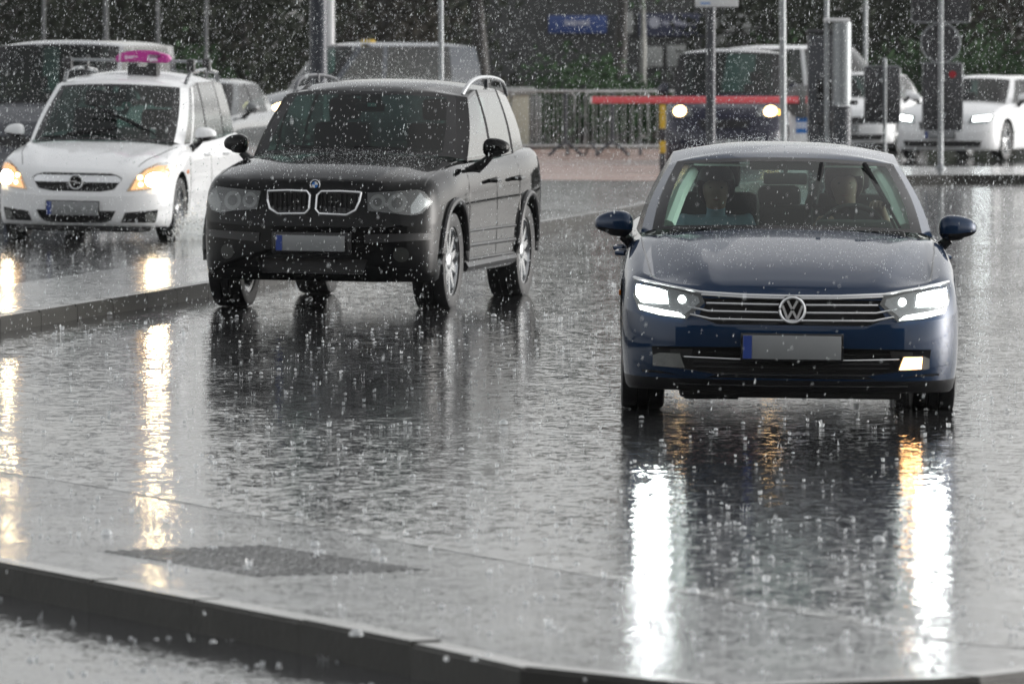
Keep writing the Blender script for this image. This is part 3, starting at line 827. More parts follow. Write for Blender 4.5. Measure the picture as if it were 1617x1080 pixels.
# ------------------------------------------------------------------ people in the blue saloon
def person(name, label, loc, rz, hairm, clothm, arms, lean=0.0, tall=0.0, tilt=0.0):
    """seated figure grown over a skeleton; origin under the pelvis"""
    root = thing(name, label, 'person', loc, rz)
    V = []; E = []; Rd = []
    def v(p, r, par=None):
        V.append(Vector(p)); Rd.append(r)
        if par is not None: E.append((par, len(V) - 1))
        return len(V) - 1
    t = tall
    pel = v((0, 0, .12), .15); wa = v((0, .03 - lean * .3, .32), .135, pel); ch = v((0, .03 - lean * .8, .50 + t * .6), .15, wa)
    nb = v((0, .03 - lean, .585 + t), .07, ch); nk = v((tilt * .3, .02 - lean, .635 + t), .052, nb)
    hl = v((tilt * .6, -.012 - lean, .690 + t), .062, nk); hm = v((tilt, -.005 - lean, .765 + t), .090, hl); ht = v((tilt * 1.2, .01 - lean, .812 + t), .072, hm)
    hands = []
    for sd in (-1, 1):
        sh = v((sd * .175, .03 - lean, .575 + t * .8), .066, ch)
        el, wr, hd = arms[sd]
        e = v(el, .046, sh); w = v(wr, .03, e)
        dh = (Vector(hd) - Vector(wr)).normalized(); pc = v(Vector(wr) + dh * .055, .034, w); hands.append(Vector(wr))
        side = dh.cross(Vector((0, 0, 1))).normalized() * sd
        dn = Vector((0, 0, -1))
        for q, ln in ((-1.5, .9), (-.5, 1.0), (.5, .95), (1.5, .75)):      # four fingers, bent
            f1 = v(V[pc] + dh * .045 * ln + side * q * .019, .0095, pc); f2 = v(V[f1] + dh * .022 + dn * .022, .0085, f1); v(V[f2] + dn * .022 - dh * .008, .0075, f2)
        th = v(V[pc] - side * .034 + dh * .004, .0105, pc); v(V[th] - side * .012 + dh * .03, .009, th)
        hp = v((sd * .09, -.06, .11), .092, pel); kn = v((sd * .12, -.42, .18), .066, hp); an = v((sd * .12, -.58, -.16), .045, kn); v((sd * .12, -.72, -.19), .042, an)
    me = bpy.data.meshes.new('sk'); me.from_pydata(V, E, []); o = bpy.data.objects.new('sk', me); COL.objects.link(o)
    md = o.modifiers.new('s', 'SKIN'); md.use_smooth_shade = True
    for i, sv in enumerate(me.skin_vertices[0].data): sv.radius = (Rd[i], Rd[i]); sv.use_root = (i == 0)
    o.modifiers.new('d', 'SUBSURF').levels = 2; o.modifiers['d'].render_levels = 2
    dg = bpy.context.evaluated_depsgraph_get(); res = bpy.data.meshes.new_from_object(o.evaluated_get(dg)); bpy.data.objects.remove(o)
    hc = V[hm]
    for q in res.vertices:                                  # nose, brow and chin
        d = q.co - hc
        if d.y < -.03 and abs(d.x) < .02 and -.035 < d.z < .015: q.co.y -= .022
        if d.y < -.03 and abs(d.x) < .03 and -.10 < d.z < -.06: q.co.y -= .012
    res.materials.clear(); res.materials.append(clothm); res.materials.append(M['skin'])
    for p in res.polygons:
        c = p.center
        p.material_index = 1 if c.z > .655 + t or any((c - h).length < .13 for h in hands) else 0; p.use_smooth = True
    body = link('body', res, root)
    bm = bmesh.new(); bmesh.ops.create_uvsphere(bm, u_segments=20, v_segments=14, radius=1)
    bmesh.ops.delete(bm, geom=[q for q in bm.verts if q.co.z < -.25 and q.co.y < -.3 or q.co.z < -.85 or (q.co.y < -.5 and q.co.z < .12)], context='VERTS')
    for q in bm.verts:
        q.co = Vector((hc.x + q.co.x * .112, hc.y + .014 + q.co.y * .122, hc.z + .020 + q.co.z * .132)) + Vector((random.uniform(-1, 1), random.uniform(-1, 1), random.uniform(-1, 1))) * .004
    out('hair', bm, hairm, root, 60)
    for sd in (-1, 1): B().ball((hc.x + sd * .032, hc.y - .078, hc.z + .008), (.007, .004, .0035), 8, 6).done('eye', M['interior'], root)
    B().ball((hc.x, hc.y - .068, hc.z - .062), (.022, .006, .005), 8, 6).done('mouth', mat('lips', (.16, .06, .05), .5), root)
    return root

# ================================================================== navy saloon (nearest)
def vw_top(x, y):
    r = .40 + .30 * min(1, max(0, y / 1.25))                # two creases running from pillars to lamps
    k = max(0, min(1, y / .35)) * max(0, 1 - max(0, y - 1.1) / .25)
    return k * (.014 * math.exp(-((abs(x) - r) / .045) ** 2) - .26 * max(0, abs(x) - r) + .010 * (abs(x) < r) * max(0, 1 - abs(x) / r) ** .5)
P = dict(name='saloon_car', cat='car', label='navy blue saloon with lit headlights and two people inside, nearest car',
    loc=(1.477, 36.85, -.014), rz=-R(.9), roll=R(.75), W=.916, L=4.77, cd=.42, cr=.4, pf=2.9, lev=LEV_CAR, fine=1,
    zs=[(0, .672), (.12, .69), (.3, .735), (.6, .80), (1.0, .868), (1.4, .915), (2.2, .93), (3.4, .955), (4.2, .97), (4.77, .93)],
    zb=[(0, .14), (.4, .14), (.9, .16), (4, .18), (4.77, .30)],
    plan=[(0, .985), (.5, .985), (.9, 1), (1.6, .985), (2.6, .985), (3.7, 1), (4.3, .97), (4.77, .93)],
    crown=[(0, .0), (.15, .02), (.5, .055), (1.2, .07), (1.5, .055), (4, .04), (4.77, .02)],
    top_fn=vw_top, cowl=1.36, rear_deck=3.7, axles=(.88, 3.67), rw=.325, arch=.362, arch_dz=.015, bumper_lv=6, lip_lv=2, doors=[1.42, 2.55, 3.45],
    recess=[([(-.475, .632), (.475, .632), (.458, .60), (.50, .535), (.40, .497), (-.40, .497), (-.50, .535), (-.458, .60)], .10),
            ([(-.80, .372), (-.3, .378), (.3, .378), (.80, .372), (.83, .28), (.62, .262), (.42, .235), (-.42, .235), (-.62, .262), (-.83, .28)], .13),
            ([(-.62, .20), (.62, .20), (.6, .175), (-.6, .175)], .09)],
    cavity=[((-.66, 1.62, .40), (.66, 3.72, 1.3))], lining=True, bulge=.022, ws_bulge=.045,
    gh=[((0, 1.24, .975), (0, 2.02, 1.352), None, 0, ''),
        ((.742, 1.46, .955), (.602, 2.13, 1.322), 'windscreen', 12, ''),
        ((.805, 1.58, .93), (.640, 2.22, 1.312), 'pillar', 3, ''),
        ((.825, 2.52, .93), (.625, 2.58, 1.365), 'side_window#1', 10, ''),
        ((.825, 2.60, .93), (.625, 2.65, 1.367), 'black_pillar', 1, ''),
        ((.81, 3.42, .95), (.60, 3.36, 1.352), 'side_window#2', 8, ''),
        ((.72, 3.98, .99), (.56, 3.56, 1.335), 'pillar', 4, ''),
        ((0, 4.16, 1.0), (0, 3.68, 1.345), 'rear_window', 8, '')],
    roof=[(2.02, 1.352), (2.15, 1.382), (2.45, 1.418), (2.9, 1.432), (3.3, 1.415), (3.68, 1.345)])
vw = Car(P, M['navy'], M['glass'], M['glass_clear'])
root = vw.root
# grille: chrome bars, emblem
vw.patch('grille', [(-.47, .628), (.47, .628), (.455, .60), (.495, .537), (.40, .50), (-.40, .50), (-.495, .537), (-.455, .60)], -.085, M['gloss_black'], .01)
b = B()
TOPC = [(-.84, .728), (-.70, .700), (-.487, .664), (-.25, .653), (0, .650), (.25, .653), (.487, .664), (.70, .700), (.84, .728)]
vw.line('chrome_strip', TOPC, .0085, .012, M['chrome'], sub=5)
vw.line('chrome_strip', [(x * .99 if abs(x) < .5 else x, z - .013) for x, z in TOPC[2:-2]], .006, .012, M['chrome'], sub=5)
for z, xw in ((.607, .455), (.566, .445), (.525, .43)):
    pts = [(-xw, z), (0, z - .003), (xw, z)]
    if z < .6: pts = [(-xw - .11, z + .022)] + pts + [(xw + .11, z + .022)]
    vw.line('grille_bar', pts, .0058, .004, M['chrome'], sub=8)
ey = cast(vw.bvh, 0, .58) - .02
B().lathe([(.076, .05), (.076, 0), (0, 0)], 'Y', 40, loc=(0, ey, .578)).done('emblem_base', M['gloss_black'], root)
b = B(); b.tube(ring_tube(0, .578, .066, 0, ey - .006), .0075, 8)
em = b.done('emblem', M['chrome'], root)
b = B(); k = .0585
def E(pts): return [(x * k, .578 + z * k) for x, z in pts]
stroke(b, E([(-.44, .86), (-.05, .10)]), .0125, ey - .014, ey); stroke(b, E([(.44, .86), (.05, .10)]), .0125, ey - .014, ey)
for sg in (-1, 1):
    stroke(b, E([(sg * .90, .42), (sg * .43, -.84)]), .0125, ey - .0135, ey + .001); stroke(b, E([(sg * .43, -.84), (sg * .03, -.06)]), .0125, ey - .0145, ey - .001)
b.done('emblem_letters', M['chrome'], em)
# head lamps
HL = [(.838, .722), (.66, .690), (.487, .656), (.462, .612), (.56, .522), (.70, .535), (.815, .562), (.842, .63)]
for sd in (-1, 1):
    vw.lamp('headlight', HL, sd, M['lamp_dark'], True, [
        ('lamp_bowl', [(.80, .695), (.62, .672), (.50, .640), (.49, .61), (.57, .545), (.79, .58)], M['reflector'], .004),
        ('lamp_unit', [(.825, .694), (.72, .678), (.668, .664), (.660, .602), (.80, .604), (.828, .64)], M['led_core'], .008),
        ('light_strip', [(.815, .588), (.60, .553), (.567, .530), (.70, .541), (.805, .565)], M['led'], .010),
        ('projector', circ(.585, .625, .020), M['led'], .009)])
    # lower corner: fog lamp pocket
    vw.patch('fog_pocket', [(sd * x, z) for x, z in ([(.52, .362), (.80, .356), (.82, .285), (.60, .262), (.56, .262)])][::sd], -.05, M['plastic'], .01)
    fp = [(.565, .262), (.592, .337), (.70, .339), (.735, .325), (.735, .268)]
    if sd > 0:
        o = vw.patch('fog_lamp', fp, .004, M['lamp_grey'], .06)
        vw.patch('fog_bulb', [(.575, .268), (.598, .332), (.695, .333), (.69, .272)], .010, M['fog'], .01, o)
    else: vw.patch('fog_lamp', flip(fp), .004, M['lamp_grey'], .06)
    vw.patch('bumper_blade', ([(.40, .232), (.47, .205), (.82, .262), (.84, .29), (.62, .250)] if sd > 0 else flip([(.40, .232), (.47, .205), (.82, .262), (.84, .29), (.62, .250)])), .012, M['navy'], .05)
vw.line('chrome_strip', [(-.57, .322), (-.3, .315), (0, .313), (.3, .315), (.57, .322)], .004, .002, M['chrome'])
for z in (.345, .292, .268): vw.line('intake_slat', [(-.52, z), (0, z - .002), (.52, z)], .006, -.05, M['plastic'])
vw.line('lip_edge', [(-.42, .233), (0, .230), (.42, .233)], .004, .004, M['gloss_black'])
vw.line('lip_edge', [(-.62, .176), (0, .172), (.62, .176)], .004, .004, M['gloss_black'])
vw.plate(0, .381, .520, .125, .022)
vw.patch('lower_lip', [(-.79, .245), (-.62, .24), (-.42, .226), (.42, .226), (.62, .24), (.79, .245), (.80, .15), (.6, .148), (-.6, .148), (-.80, .15)], .004, M['plastic'], .02)
B().box((0, .42, .125), (1.18, .42, .05), bev=.015).done('under_tray', M['plastic'], root)
B().box((-.42, .36, .115), (.30, .10, .06), bev=.015).done('under_tray', M['plastic'], root)
# shut lines on the bonnet
for sd in (-1, 1):
    vw.top_line('bonnet_gap', [(sd * .735, .27), (sd * .760, .55), (sd * .79, 1.0), (sd * .80, 1.36)], .0042, M['gloss_black'], lift=-.001)
    vw.side_line('door_gap', [(1.42, .90), (1.40, .55), (1.43, .25)], .004, sd, M['gloss_black'])
    vw.side_line('door_gap', [(2.55, .92), (2.54, .25)], .004, sd, M['gloss_black'])
    for y in (2.32, 3.25):
        x = castx(vw.bvh, y, .80, sd); B().tube([(x, y - .09, .80), (x + sd * .045, y - .06, .80), (x + sd * .045, y + .09, .805), (x, y + .11, .805)], .014, 8).done('door_handle', M['navy'], vw.parts[('door', sd)])
    vw.side_line('window_trim', [(1.62, .915), (2.5, .925), (3.4, .945)], .007, sd, M['chrome'], off=-.03)
    x = castx(vw.bvh, 1.15, .62, sd); B().box((x + sd * .004, 1.15, .62), (.012, .12, .03), bev=.004).done('side_repeater', M['amber_dim'], root)
vw.mirrors(.845, 1.72, .975, .215, .160, M['navy'], armx=.835)
vw.wheels(5, .235)
# wipers caught mid sweep
vw.wiper([(.13, 1.40, .985), (.135, 1.55, 1.08), (.20, 1.93, 1.315)])
vw.wiper([(.62, 1.50, .985), (.56, 1.68, 1.10), (.44, 2.02, 1.315)])
# cabin
for sd in (-1, 1): B().tube([(sd * .655, 1.62, .97), (sd * .585, 1.92, 1.15), (sd * .515, 2.13, 1.265)], [.042, .04, .032], 8).done('pillar_trim', M['trim_pale'], root)
B().box((0, 1.55, .935), (1.30, .42, .08), bev=.03).done('dash_top', M['interior'], root)
B().box((.37, 1.60, .985), (.42, .22, .07), bev=.03).done('instrument_hood', M['interior'], root)
b = B(); rotw = Matrix.Translation((.37, 1.86, .93)) @ Matrix.Rotation(R(-62), 4, 'X')
b.tube([rotw @ Vector((.185 * math.cos(2 * math.pi * k / 28), .185 * math.sin(2 * math.pi * k / 28), 0)) for k in range(29)], .016, 8)
for a in (0, math.pi, -math.pi / 2): b.tube([rotw @ Vector((0, 0, 0)), rotw @ Vector((.185 * math.cos(a), .185 * math.sin(a), 0))], .02, 6)
b.ball(rotw @ Vector((0, 0, 0)), (.06, .05, .05)).done('steering_wheel', M['interior'], root)
vw.seats(2.62, .62, .37, .48, .66)
o = B().box((0, 3.42, .85), (1.2, .16, .42), bev=.06).done('rear_seat', M['seat'], root)
for x in (-.38, 0, .38): B().box((x, 3.44, 1.10), (.25, .10, .14), bev=.04).done('headrest', M['seat'], o)
o = B().box((.0, 1.98, 1.235), (.245, .03, .065), bev=.014).done('rear_view_mirror', M['interior'], root)
B().tube([(0, 1.98, 1.26), (0, 2.03, 1.33)], .012).done('mirror_stalk', M['interior'], o)
B().box((0, 2.03, 1.312), (.40, .05, .06), bev=.015).done('sensor_housing', M['interior'], root)
for sd in (-1, 1): B().box((sd * .34, 2.12, 1.305), (.34, .14, .012), bev=.005).done('sun_visor', M['trim_pale'], root)
def in_car(c, x, y, z):
    return c.root.matrix_basis @ Vector((x, y, z))
bpy.context.view_layer.update()
person('person', 'driver in a dark jacket with hands raised on the steering wheel', in_car(vw, .37, 2.42, .435), -R(.9), M['hair_brown'], M['cloth_dark'],
       {-1: ((-.24, -.16, .42), (-.16, -.40, .56), (-.12, -.50, .60)), 1: ((.24, -.16, .44), (.17, -.40, .64), (.14, -.50, .68))}, lean=.04, tilt=-.02)
person('person', 'dark haired front passenger in a pale blue shirt beside the driver', in_car(vw, -.37, 2.46, .40), -R(.9), M['hair_dark'], M['cloth_blue'],
       {-1: ((-.23, -.10, .36), (-.10, -.32, .30), (0, -.38, .28)), 1: ((.23, -.10, .36), (.10, -.34, .30), (0, -.42, .28))}, lean=.02)

# ================================================================== black off-roader
P = dict(name='off_road_car', cat='car', label='black off-road car with twin oval grilles, unlit, beside the white taxi',
    loc=(-1.49, 51.5, -.015), rz=-R(11.3), roll=R(.7), W=.925, L=4.57, cd=.40, cr=.35, pf=2.9, lev=LEV_SUV, fine=1,
    zs=[(0, .93), (.15, .955), (.4, 1.0), (.8, 1.055), (1.3, 1.10), (2.2, 1.125), (3.6, 1.16), (4.3, 1.17), (4.57, 1.1)],
    zb=[(0, .235), (.5, .235), (.9, .26), (3.5, .28), (4.57, .36)],
    plan=[(0, .97), (.5, .975), (.85, 1), (1.5, .985), (2.6, .985), (3.6, 1), (4.2, .97), (4.57, .93)],
    crown=[(0, .0), (.15, .02), (.5, .05), (1.2, .065), (1.5, .05), (4, .04), (4.57, .02)],
    top_fn=lambda x, y: max(0, min(1, y / .3)) * max(0, 1 - max(0, y - 1.2) / .2) * .004 * (math.exp(-((abs(x) - .47 - .1 * y) / .05) ** 2) + (.6 if abs(x) < .47 + .1 * y else 0)),
    cowl=1.40, rear_deck=4.2, axles=(.83, 3.62), rw=.372, arch=.415, arch_dz=.03, bumper_lv=5, doors=[1.38, 2.42, 3.30], bumper_mat=M['black_paint'],
    recess=[([(-.35, .885), (-.03, .895), (-.025, .75), (-.06, .728), (-.28, .735), (-.34, .79)], .09), ([(.03, .895), (.35, .885), (.34, .79), (.28, .735), (.06, .728), (.025, .75)], .09),
            ([(-.42, .40), (.42, .40), (.38, .29), (-.38, .29)], .10)],
    bulge=.02, ws_bulge=.02, pillar_mat=M['seal'],
    gh=[((0, 1.33, 1.165), (0, 2.00, 1.625), None, 0, ''),
        ((.755, 1.42, 1.14), (.645, 2.06, 1.60), 'windscreen', 10, ''),
        ((.835, 1.62, 1.11), (.715, 2.18, 1.585), 'pillar', 3, ''),
        ((.85, 2.40, 1.12), (.715, 2.46, 1.64), 'side_window#1', 9, ''),
        ((.85, 2.49, 1.12), (.715, 2.54, 1.642), 'black_pillar', 1, ''),
        ((.845, 3.28, 1.14), (.705, 3.28, 1.64), 'side_window#2', 8, ''),
        ((.845, 3.37, 1.14), (.70, 3.37, 1.638), 'black_pillar', 1, ''),
        ((.80, 3.98, 1.16), (.67, 3.86, 1.60), 'side_window#3', 5, ''),
        ((.72, 4.38, 1.17), (.62, 4.08, 1.58), 'pillar', 3, ''),
        ((0, 4.48, 1.18), (0, 4.16, 1.60), 'rear_window', 6, '')],
    roof=[(2.0, 1.625), (2.15, 1.665), (2.5, 1.70), (3.0, 1.715), (3.7, 1.69), (4.16, 1.60)])
x3 = Car(P, M['black_paint'], M['glass_dark'], M['glass_side'])
root = x3.root
kid = [(.355, .893), (.20, .90), (.055, .897), (.028, .87), (.024, .77), (.055, .733), (.26, .728), (.325, .765), (.348, .83)]
for sd in (-1, 1):
    kp = kid if sd > 0 else flip(kid)
    g = x3.patch('grille', grow(kp, .97), -.06, M['gloss_black'], .01)
    for q in range(8):
        x = sd * (.06 + q * .037); B().box((x, cast(x3.bvh, x, .815) + .035, .815), (.006, .02, .13)).done('grille_slat', M['gloss_black'], g)
    pts = [(x, cast(x3.bvh, x, z) - .004, z) for x, z in kp + kp[:1]]
    B().tube(pts, .0085, 8).done('chrome_surround', M['chrome'], g)
    hl = [(.405, .893), (.60, .905), (.76, .918), (.80, .905), (.862, .825), (.80, .745), (.74, .728), (.60, .745), (.42, .76)]
    lit = [('lamp_bowl', circ(.485, .825, .058), M['lamp_grey'], .004), ('lamp_bulb', circ(.485, .825, .032), M['lamp_dark'], .009),
           ('lamp_bowl', circ(.625, .82, .070), M['lamp_grey'], .004), ('lamp_bulb', circ(.625, .82, .040), M['lamp_dark'], .009),
           ('indicator', [(.72, .80), (.775, .895), (.845, .825), (.78, .75), (.725, .74)], M['reflector'] if sd > 0 else M['lamp_grey'], .006)]
    x3.lamp('headlight', hl, sd, M['lamp_dark'], True, lit)
    x3.patch('fog_lamp', circ(sd * .66, .44, .055), .002, M['lamp_dark'], .03)
    x3.patch('bumper_pad', [(sd * x, z) for x, z in [(.40, .52), (.86, .55), (.87, .60), (.40, .585)]][::sd], .014, M['plastic'], .04)
    # wheel arch cladding
    for ya in P['axles']:
        pts = []
        for q in range(0, 19):
            a = math.pi * (q / 18) * 1.06 - .03 * math.pi
            y, z = ya + .425 * math.cos(a), P['rw'] + .03 + .425 * math.sin(a)
            pts.append((castx(x3.bvh, y, max(z, .32), sd) + sd * .008, y, z))
        B().tube(pts, .026, 8).done('wheel_arch', M['plastic'], root)
    for z, r in ((.585, .012), (.475, .016), (.37, .012)): x3.side_line('side_moulding', [(1.32, z), (2.2, z), (3.1, z)], r, sd, M['plastic'], off=.002)
    x3.side_line('sill', [(1.28, .315), (3.15, .335)], .04, sd, M['plastic'], off=-.01)
    x3.side_line('door_gap', [(1.38, 1.08), (1.37, .6), (1.40, .34)], .004, sd, M['gloss_black']); x3.side_line('door_gap', [(2.42, 1.1), (2.42, .34)], .004, sd, M['gloss_black']); x3.side_line('door_gap', [(3.30, 1.12), (3.25, .7)], .004, sd, M['gloss_black'])
    for y in (2.22, 3.12):
        x = castx(x3.bvh, y, .95, sd); B().tube([(x, y - .09, .95), (x + sd * .05, y - .06, .95), (x + sd * .05, y + .09, .955), (x, y + .11, .955)], .016, 8).done('door_handle', M['black_paint'], x3.parts[('door', sd)])
    x3.side_line('window_trim', [(1.66, 1.10), (2.4, 1.115), (3.9, 1.15)], .010, sd, M['gloss_black'], off=-.035)
    # roof rail
    pts = [(sd * .66, 2.24, 1.60), (sd * .675, 2.42, 1.685), (sd * .68, 2.75, 1.728), (sd * .68, 3.3, 1.728), (sd * .67, 3.75, 1.69), (sd * .66, 3.98, 1.59)]
    pts = [tuple(q) for q in resample(pts, .06)]
    rl = B().tube(pts, .017, 8).done('roof_rail', M['alloy'] if sd > 0 else M['dark_steel'], root)
    B().box((sd * .675, 3.1, 1.70), (.03, .05, .10), bev=.008).done('rail_foot', M['dark_steel'], rl)
    x3.top_line('bonnet_gap', [(sd * .79, .22), (sd * .80, .8), (sd * .80, 1.40)], .005, M['gloss_black'], lift=-.001)
x3.mirrors(.92, 1.80, 1.205, .20, .165, M['black_paint'], M['plastic'], armx=.86)
x3.wheels(10, .26)
x3.plate(0, .515, .520, .115, .03)
B().box((0, cast(x3.bvh, 0, .515) + .02, .515), (.60, .06, .16), bev=.01).done('plate_recess', M['plastic'], root)
ey = cast(x3.bvh, 0, .935)
b = B().lathe([(.036, .012), (.036, 0), (.033, -.004), (0, -.006)], 'Y', 24, loc=(0, ey - .012, .945)).done('emblem', M['gloss_black'], root)
for k, mt in enumerate((M['white_plastic'], M['blue_sticker'], M['white_plastic'], M['blue_sticker'])):
    a0 = k * math.pi / 2; poly = [(0, .945)] + [(.023 * math.cos(a0 + q * math.pi / 10), .945 + .023 * math.sin(a0 + q * math.pi / 10)) for q in range(6)]
    B().prism(poly, ey - .0215, ey - .017, 'Y').done('emblem_quarter', mt, b)
B().tube(ring_tube(0, .945, .036, 0, ey - .014, 24), .004, 6).done('emblem_ring', M['chrome'], b)
x3.wiper([(.10, 1.42, 1.18), (-.2, 1.44, 1.19), (-.58, 1.52, 1.20)]); x3.wiper([(.62, 1.46, 1.17), (.3, 1.42, 1.185), (.0, 1.40, 1.20)])
x3.seats(2.65, .98, .37, .46, .5)
o = B().box((0, 1.97, 1.50), (.23, .03, .07), bev=.014).done('rear_view_mirror', M['interior'], root)
B().box((0, 2.0, 1.565), (.16, .05, .10), bev=.02).done('mirror_stalk', M['interior'], o)
B().box((.02, 1.93, 1.52), (.07, .01, .028), bev=.004).done('toll_tag', mat('toll_tag', (.25, .55, .52), .4), root)
for sd in (-1, 1): B().box((sd * .3, .3, .26), (.5, .3, .06), bev=.02).done('under_tray', M['plastic'], root)
B().box((0, 2.2, .36), (.9, 2.6, .16), bev=.03).done('chassis', M['plastic'], root)

# ================================================================== white taxi
P = dict(name='taxi', cat='taxi', label='white people carrier taxi with magenta roof sign and lit halogen headlights',
    loc=(-4.41, 70.2, -.018), rz=-R(9.3), roll=R(1.0), W=.905, L=4.47, cd=.48, cr=.3, pf=2.5, lev=LEV_CAR, fine=1,
    zs=[(0, .70), (.12, .735), (.35, .80), (.7, .87), (1.1, .935), (1.5, .985), (2.2, 1.0), (3.6, 1.04), (4.2, 1.06), (4.47, 1.0)],
    zb=[(0, .16), (.5, .16), (.9, .18), (3.6, .20), (4.47, .30)],
    plan=[(0, .985), (.5, .985), (.9, 1), (1.6, .985), (2.6, .985), (3.7, 1), (4.2, .97), (4.47, .93)],
    crown=[(0, .0), (.15, .015), (.5, .045), (1.1, .06), (1.5, .05), (4, .04), (4.47, .02)],
    top_fn=lambda x, y: max(0, min(1, y / .3)) * max(0, 1 - max(0, y - 1.0) / .2) * .014 * math.exp(-((abs(x) - .42 - .25 * y) / .06) ** 2),
    cowl=1.20, rear_deck=4.1, axles=(.93, 3.63), rw=.325, arch=.365, arch_dz=.02, bumper_lv=5, doors=[1.40, 2.45, 3.35],
    recess=[([(-.48, .692), (.48, .692), (.455, .62), (.39, .53), (.25, .505), (-.25, .505), (-.39, .53), (-.455, .62)], .09),
            ([(-.41, .315), (.41, .315), (.36, .215), (.27, .185), (-.27, .185), (-.36, .215)], .10),
            ([(.455, .195), (.50, .30), (.84, .335), (.845, .20)], .26), ([(-.455, .195), (-.845, .20), (-.84, .335), (-.50, .30)][::1], .26)],
    bulge=.02, ws_bulge=.03,
    gh=[((0, 1.06, 1.01), (0, 1.92, 1.575), None, 0, ''),
        ((.735, 1.28, .995), (.625, 2.05, 1.55), 'windscreen', 10, ''),
        ((.81, 1.42, .97), (.70, 2.14, 1.545), 'pillar', 3, ''),
        ((.815, 1.72, .97), (.702, 2.24, 1.565), 'side_window#0', 4, ''),
        ((.815, 1.80, .97), (.702, 2.30, 1.568), 'pillar', 1, ''),
        ((.825, 2.46, .98), (.695, 2.52, 1.60), 'side_window#1', 8, ''),
        ((.825, 2.54, .98), (.695, 2.58, 1.602), 'black_pillar', 1, ''),
        ((.82, 3.36, 1.0), (.69, 3.36, 1.61), 'side_window#2', 8, ''),
        ((.82, 3.42, 1.0), (.685, 3.42, 1.608), 'black_pillar', 1, ''),
        ((.79, 4.05, 1.03), (.66, 3.95, 1.59), 'side_window#3', 6, ''),
        ((.72, 4.34, 1.05), (.62, 4.15, 1.57), 'pillar', 3, ''),
        ((0, 4.42, 1.06), (0, 4.24, 1.58), 'rear_window', 6, '')],
    roof=[(1.92, 1.575), (2.05, 1.62), (2.4, 1.675), (3.0, 1.71), (3.7, 1.69), (4.24, 1.58)])
ze = Car(P, M['white_paint'], M['glass_dark'], M['glass_side'])
root = ze.root
gp_ = [(-.475, .688), (.475, .688), (.45, .62), (.385, .535), (.25, .51), (-.25, .51), (-.385, .535), (-.45, .62)]
ze.patch('grille', gp_, -.075, M['gloss_black'], .01)
ze.patch('chrome_bar', [(-.47, .668), (.47, .668), (.44, .600), (-.44, .600)], -.004, M['chrome'], .03)
ze.line('grille_lip', gp_[2:] + [gp_[0]], .008, .0, M['white_paint']) if False else None
for z in (.575, .545): ze.line('grille_slat', [(-.39, z), (.39, z)], .006, -.03, M['plastic'])
ey = cast(ze.bvh, 0, .61) - .014
B().lathe([(.075, .05), (.075, 0), (0, 0)], 'Y', 32, loc=(0, ey, .600)).done('emblem_base', M['gloss_black'], root)
em = B().tube(ring_tube(0, .600, .070, 0, ey - .005), .008, 8).done('emblem', M['chrome'], root)
b = B(); k = .070          # lightning flash across the ring
b.prism([(x * k, .600 + z * k) for x, z in [(-1.3, .10), (.20, .22), (.05, .02), (1.3, -.10), (-.20, -.22), (-.05, -.02)]], ey - .014, ey - .004, 'Y')
b.done('emblem_flash', M['chrome'], em)
HO = [(.515, .515), (.575, .63), (.66, .735), (.76, .795), (.83, .81), (.882, .785), (.895, .69), (.865, .565), (.70, .53)]
for sd in (-1, 1):
    ze.lamp('headlight', HO, sd, M['warm_bowl'], True, [
        ('lamp_bulb', circ(.775, .632, .088, .074), M['halogen_core'], .012), ('lamp_bowl', [(.555, .53), (.60, .635), (.69, .735), (.78, .775), (.85, .775), (.875, .69), (.85, .58), (.70, .545)], M['halogen_glow'], .006),
        ('indicator', circ(.635, .655, .024), M['halogen'], .008), ('side_light', circ(.645, .585, .022), M['halogen'], .008)])
    pk = [(.47, .20), (.505, .298), (.838, .332), (.842, .203)]
    ze.patch('fog_pocket', pk if sd > 0 else flip(pk), -.05, M['plastic'], .01)
    ze.patch('fog_lamp', circ(sd * .735, .255, .05), .0, M['lamp_grey'], .05)
    ze.top_line('bonnet_gap', [(sd * .60, .22), (sd * .72, .7), (sd * .79, 1.20)], .005, M['lamp_dark'], lift=-.001)
    for ys_ in ((1.40, .95, .25), (2.45, .98, .25)): ze.side_line('door_gap', [(ys_[0], ys_[1]), (ys_[0] - .02, ys_[2])], .005, sd, M['lamp_dark'])
    for y in (2.22, 3.15):
        x = castx(ze.bvh, y, .86, sd); B().tube([(x, y - .09, .86), (x + sd * .045, y - .06, .86), (x + sd * .045, y + .09, .865), (x, y + .11, .865)], .015, 8).done('door_handle', M['white_paint'], ze.parts[('door', sd)])
    x = castx(ze.bvh, 1.22, .70, sd); B().box((x + sd * .004, 1.22, .70), (.012, .08, .04), bev=.004).done('side_repeater', M['amber_dim'], root)
    # rails and rack feet
    B().tube([(sd * .64, 2.25, 1.58), (sd * .655, 2.40, 1.70), (sd * .66, 3.1, 1.735), (sd * .65, 3.75, 1.70), (sd * .64, 3.92, 1.58)], .022, 8).done('roof_rail', M['silver_paint'], root)
ze.mirrors(.90, 1.55, 1.075, .21, .165, M['white_paint'], armx=.83)
ze.wheels(7, .21)
ze.plate(-.02, .335, .53, .135, .03)
ze.patch('lower_grille', [(-.40, .31), (.40, .31), (.355, .218), (.265, .19), (-.265, .19), (-.355, .218)], -.06, M['plastic'], .01)
B().box((0, .40, .13), (1.3, .5, .06), bev=.02).done('under_tray', M['plastic'], root)
B().box((0, 2.2, .25), (1.3, 2.4, .16), bev=.03).done('chassis', M['plastic'], root)
ze.wiper([(.62, 1.27, 1.03), (.30, 1.30, 1.20), (-.18, 1.42, 1.37)]); ze.wiper([(-.62, 1.22, 1.03), (-.2, 1.12, 1.06), (.18, 1.14, 1.13)])
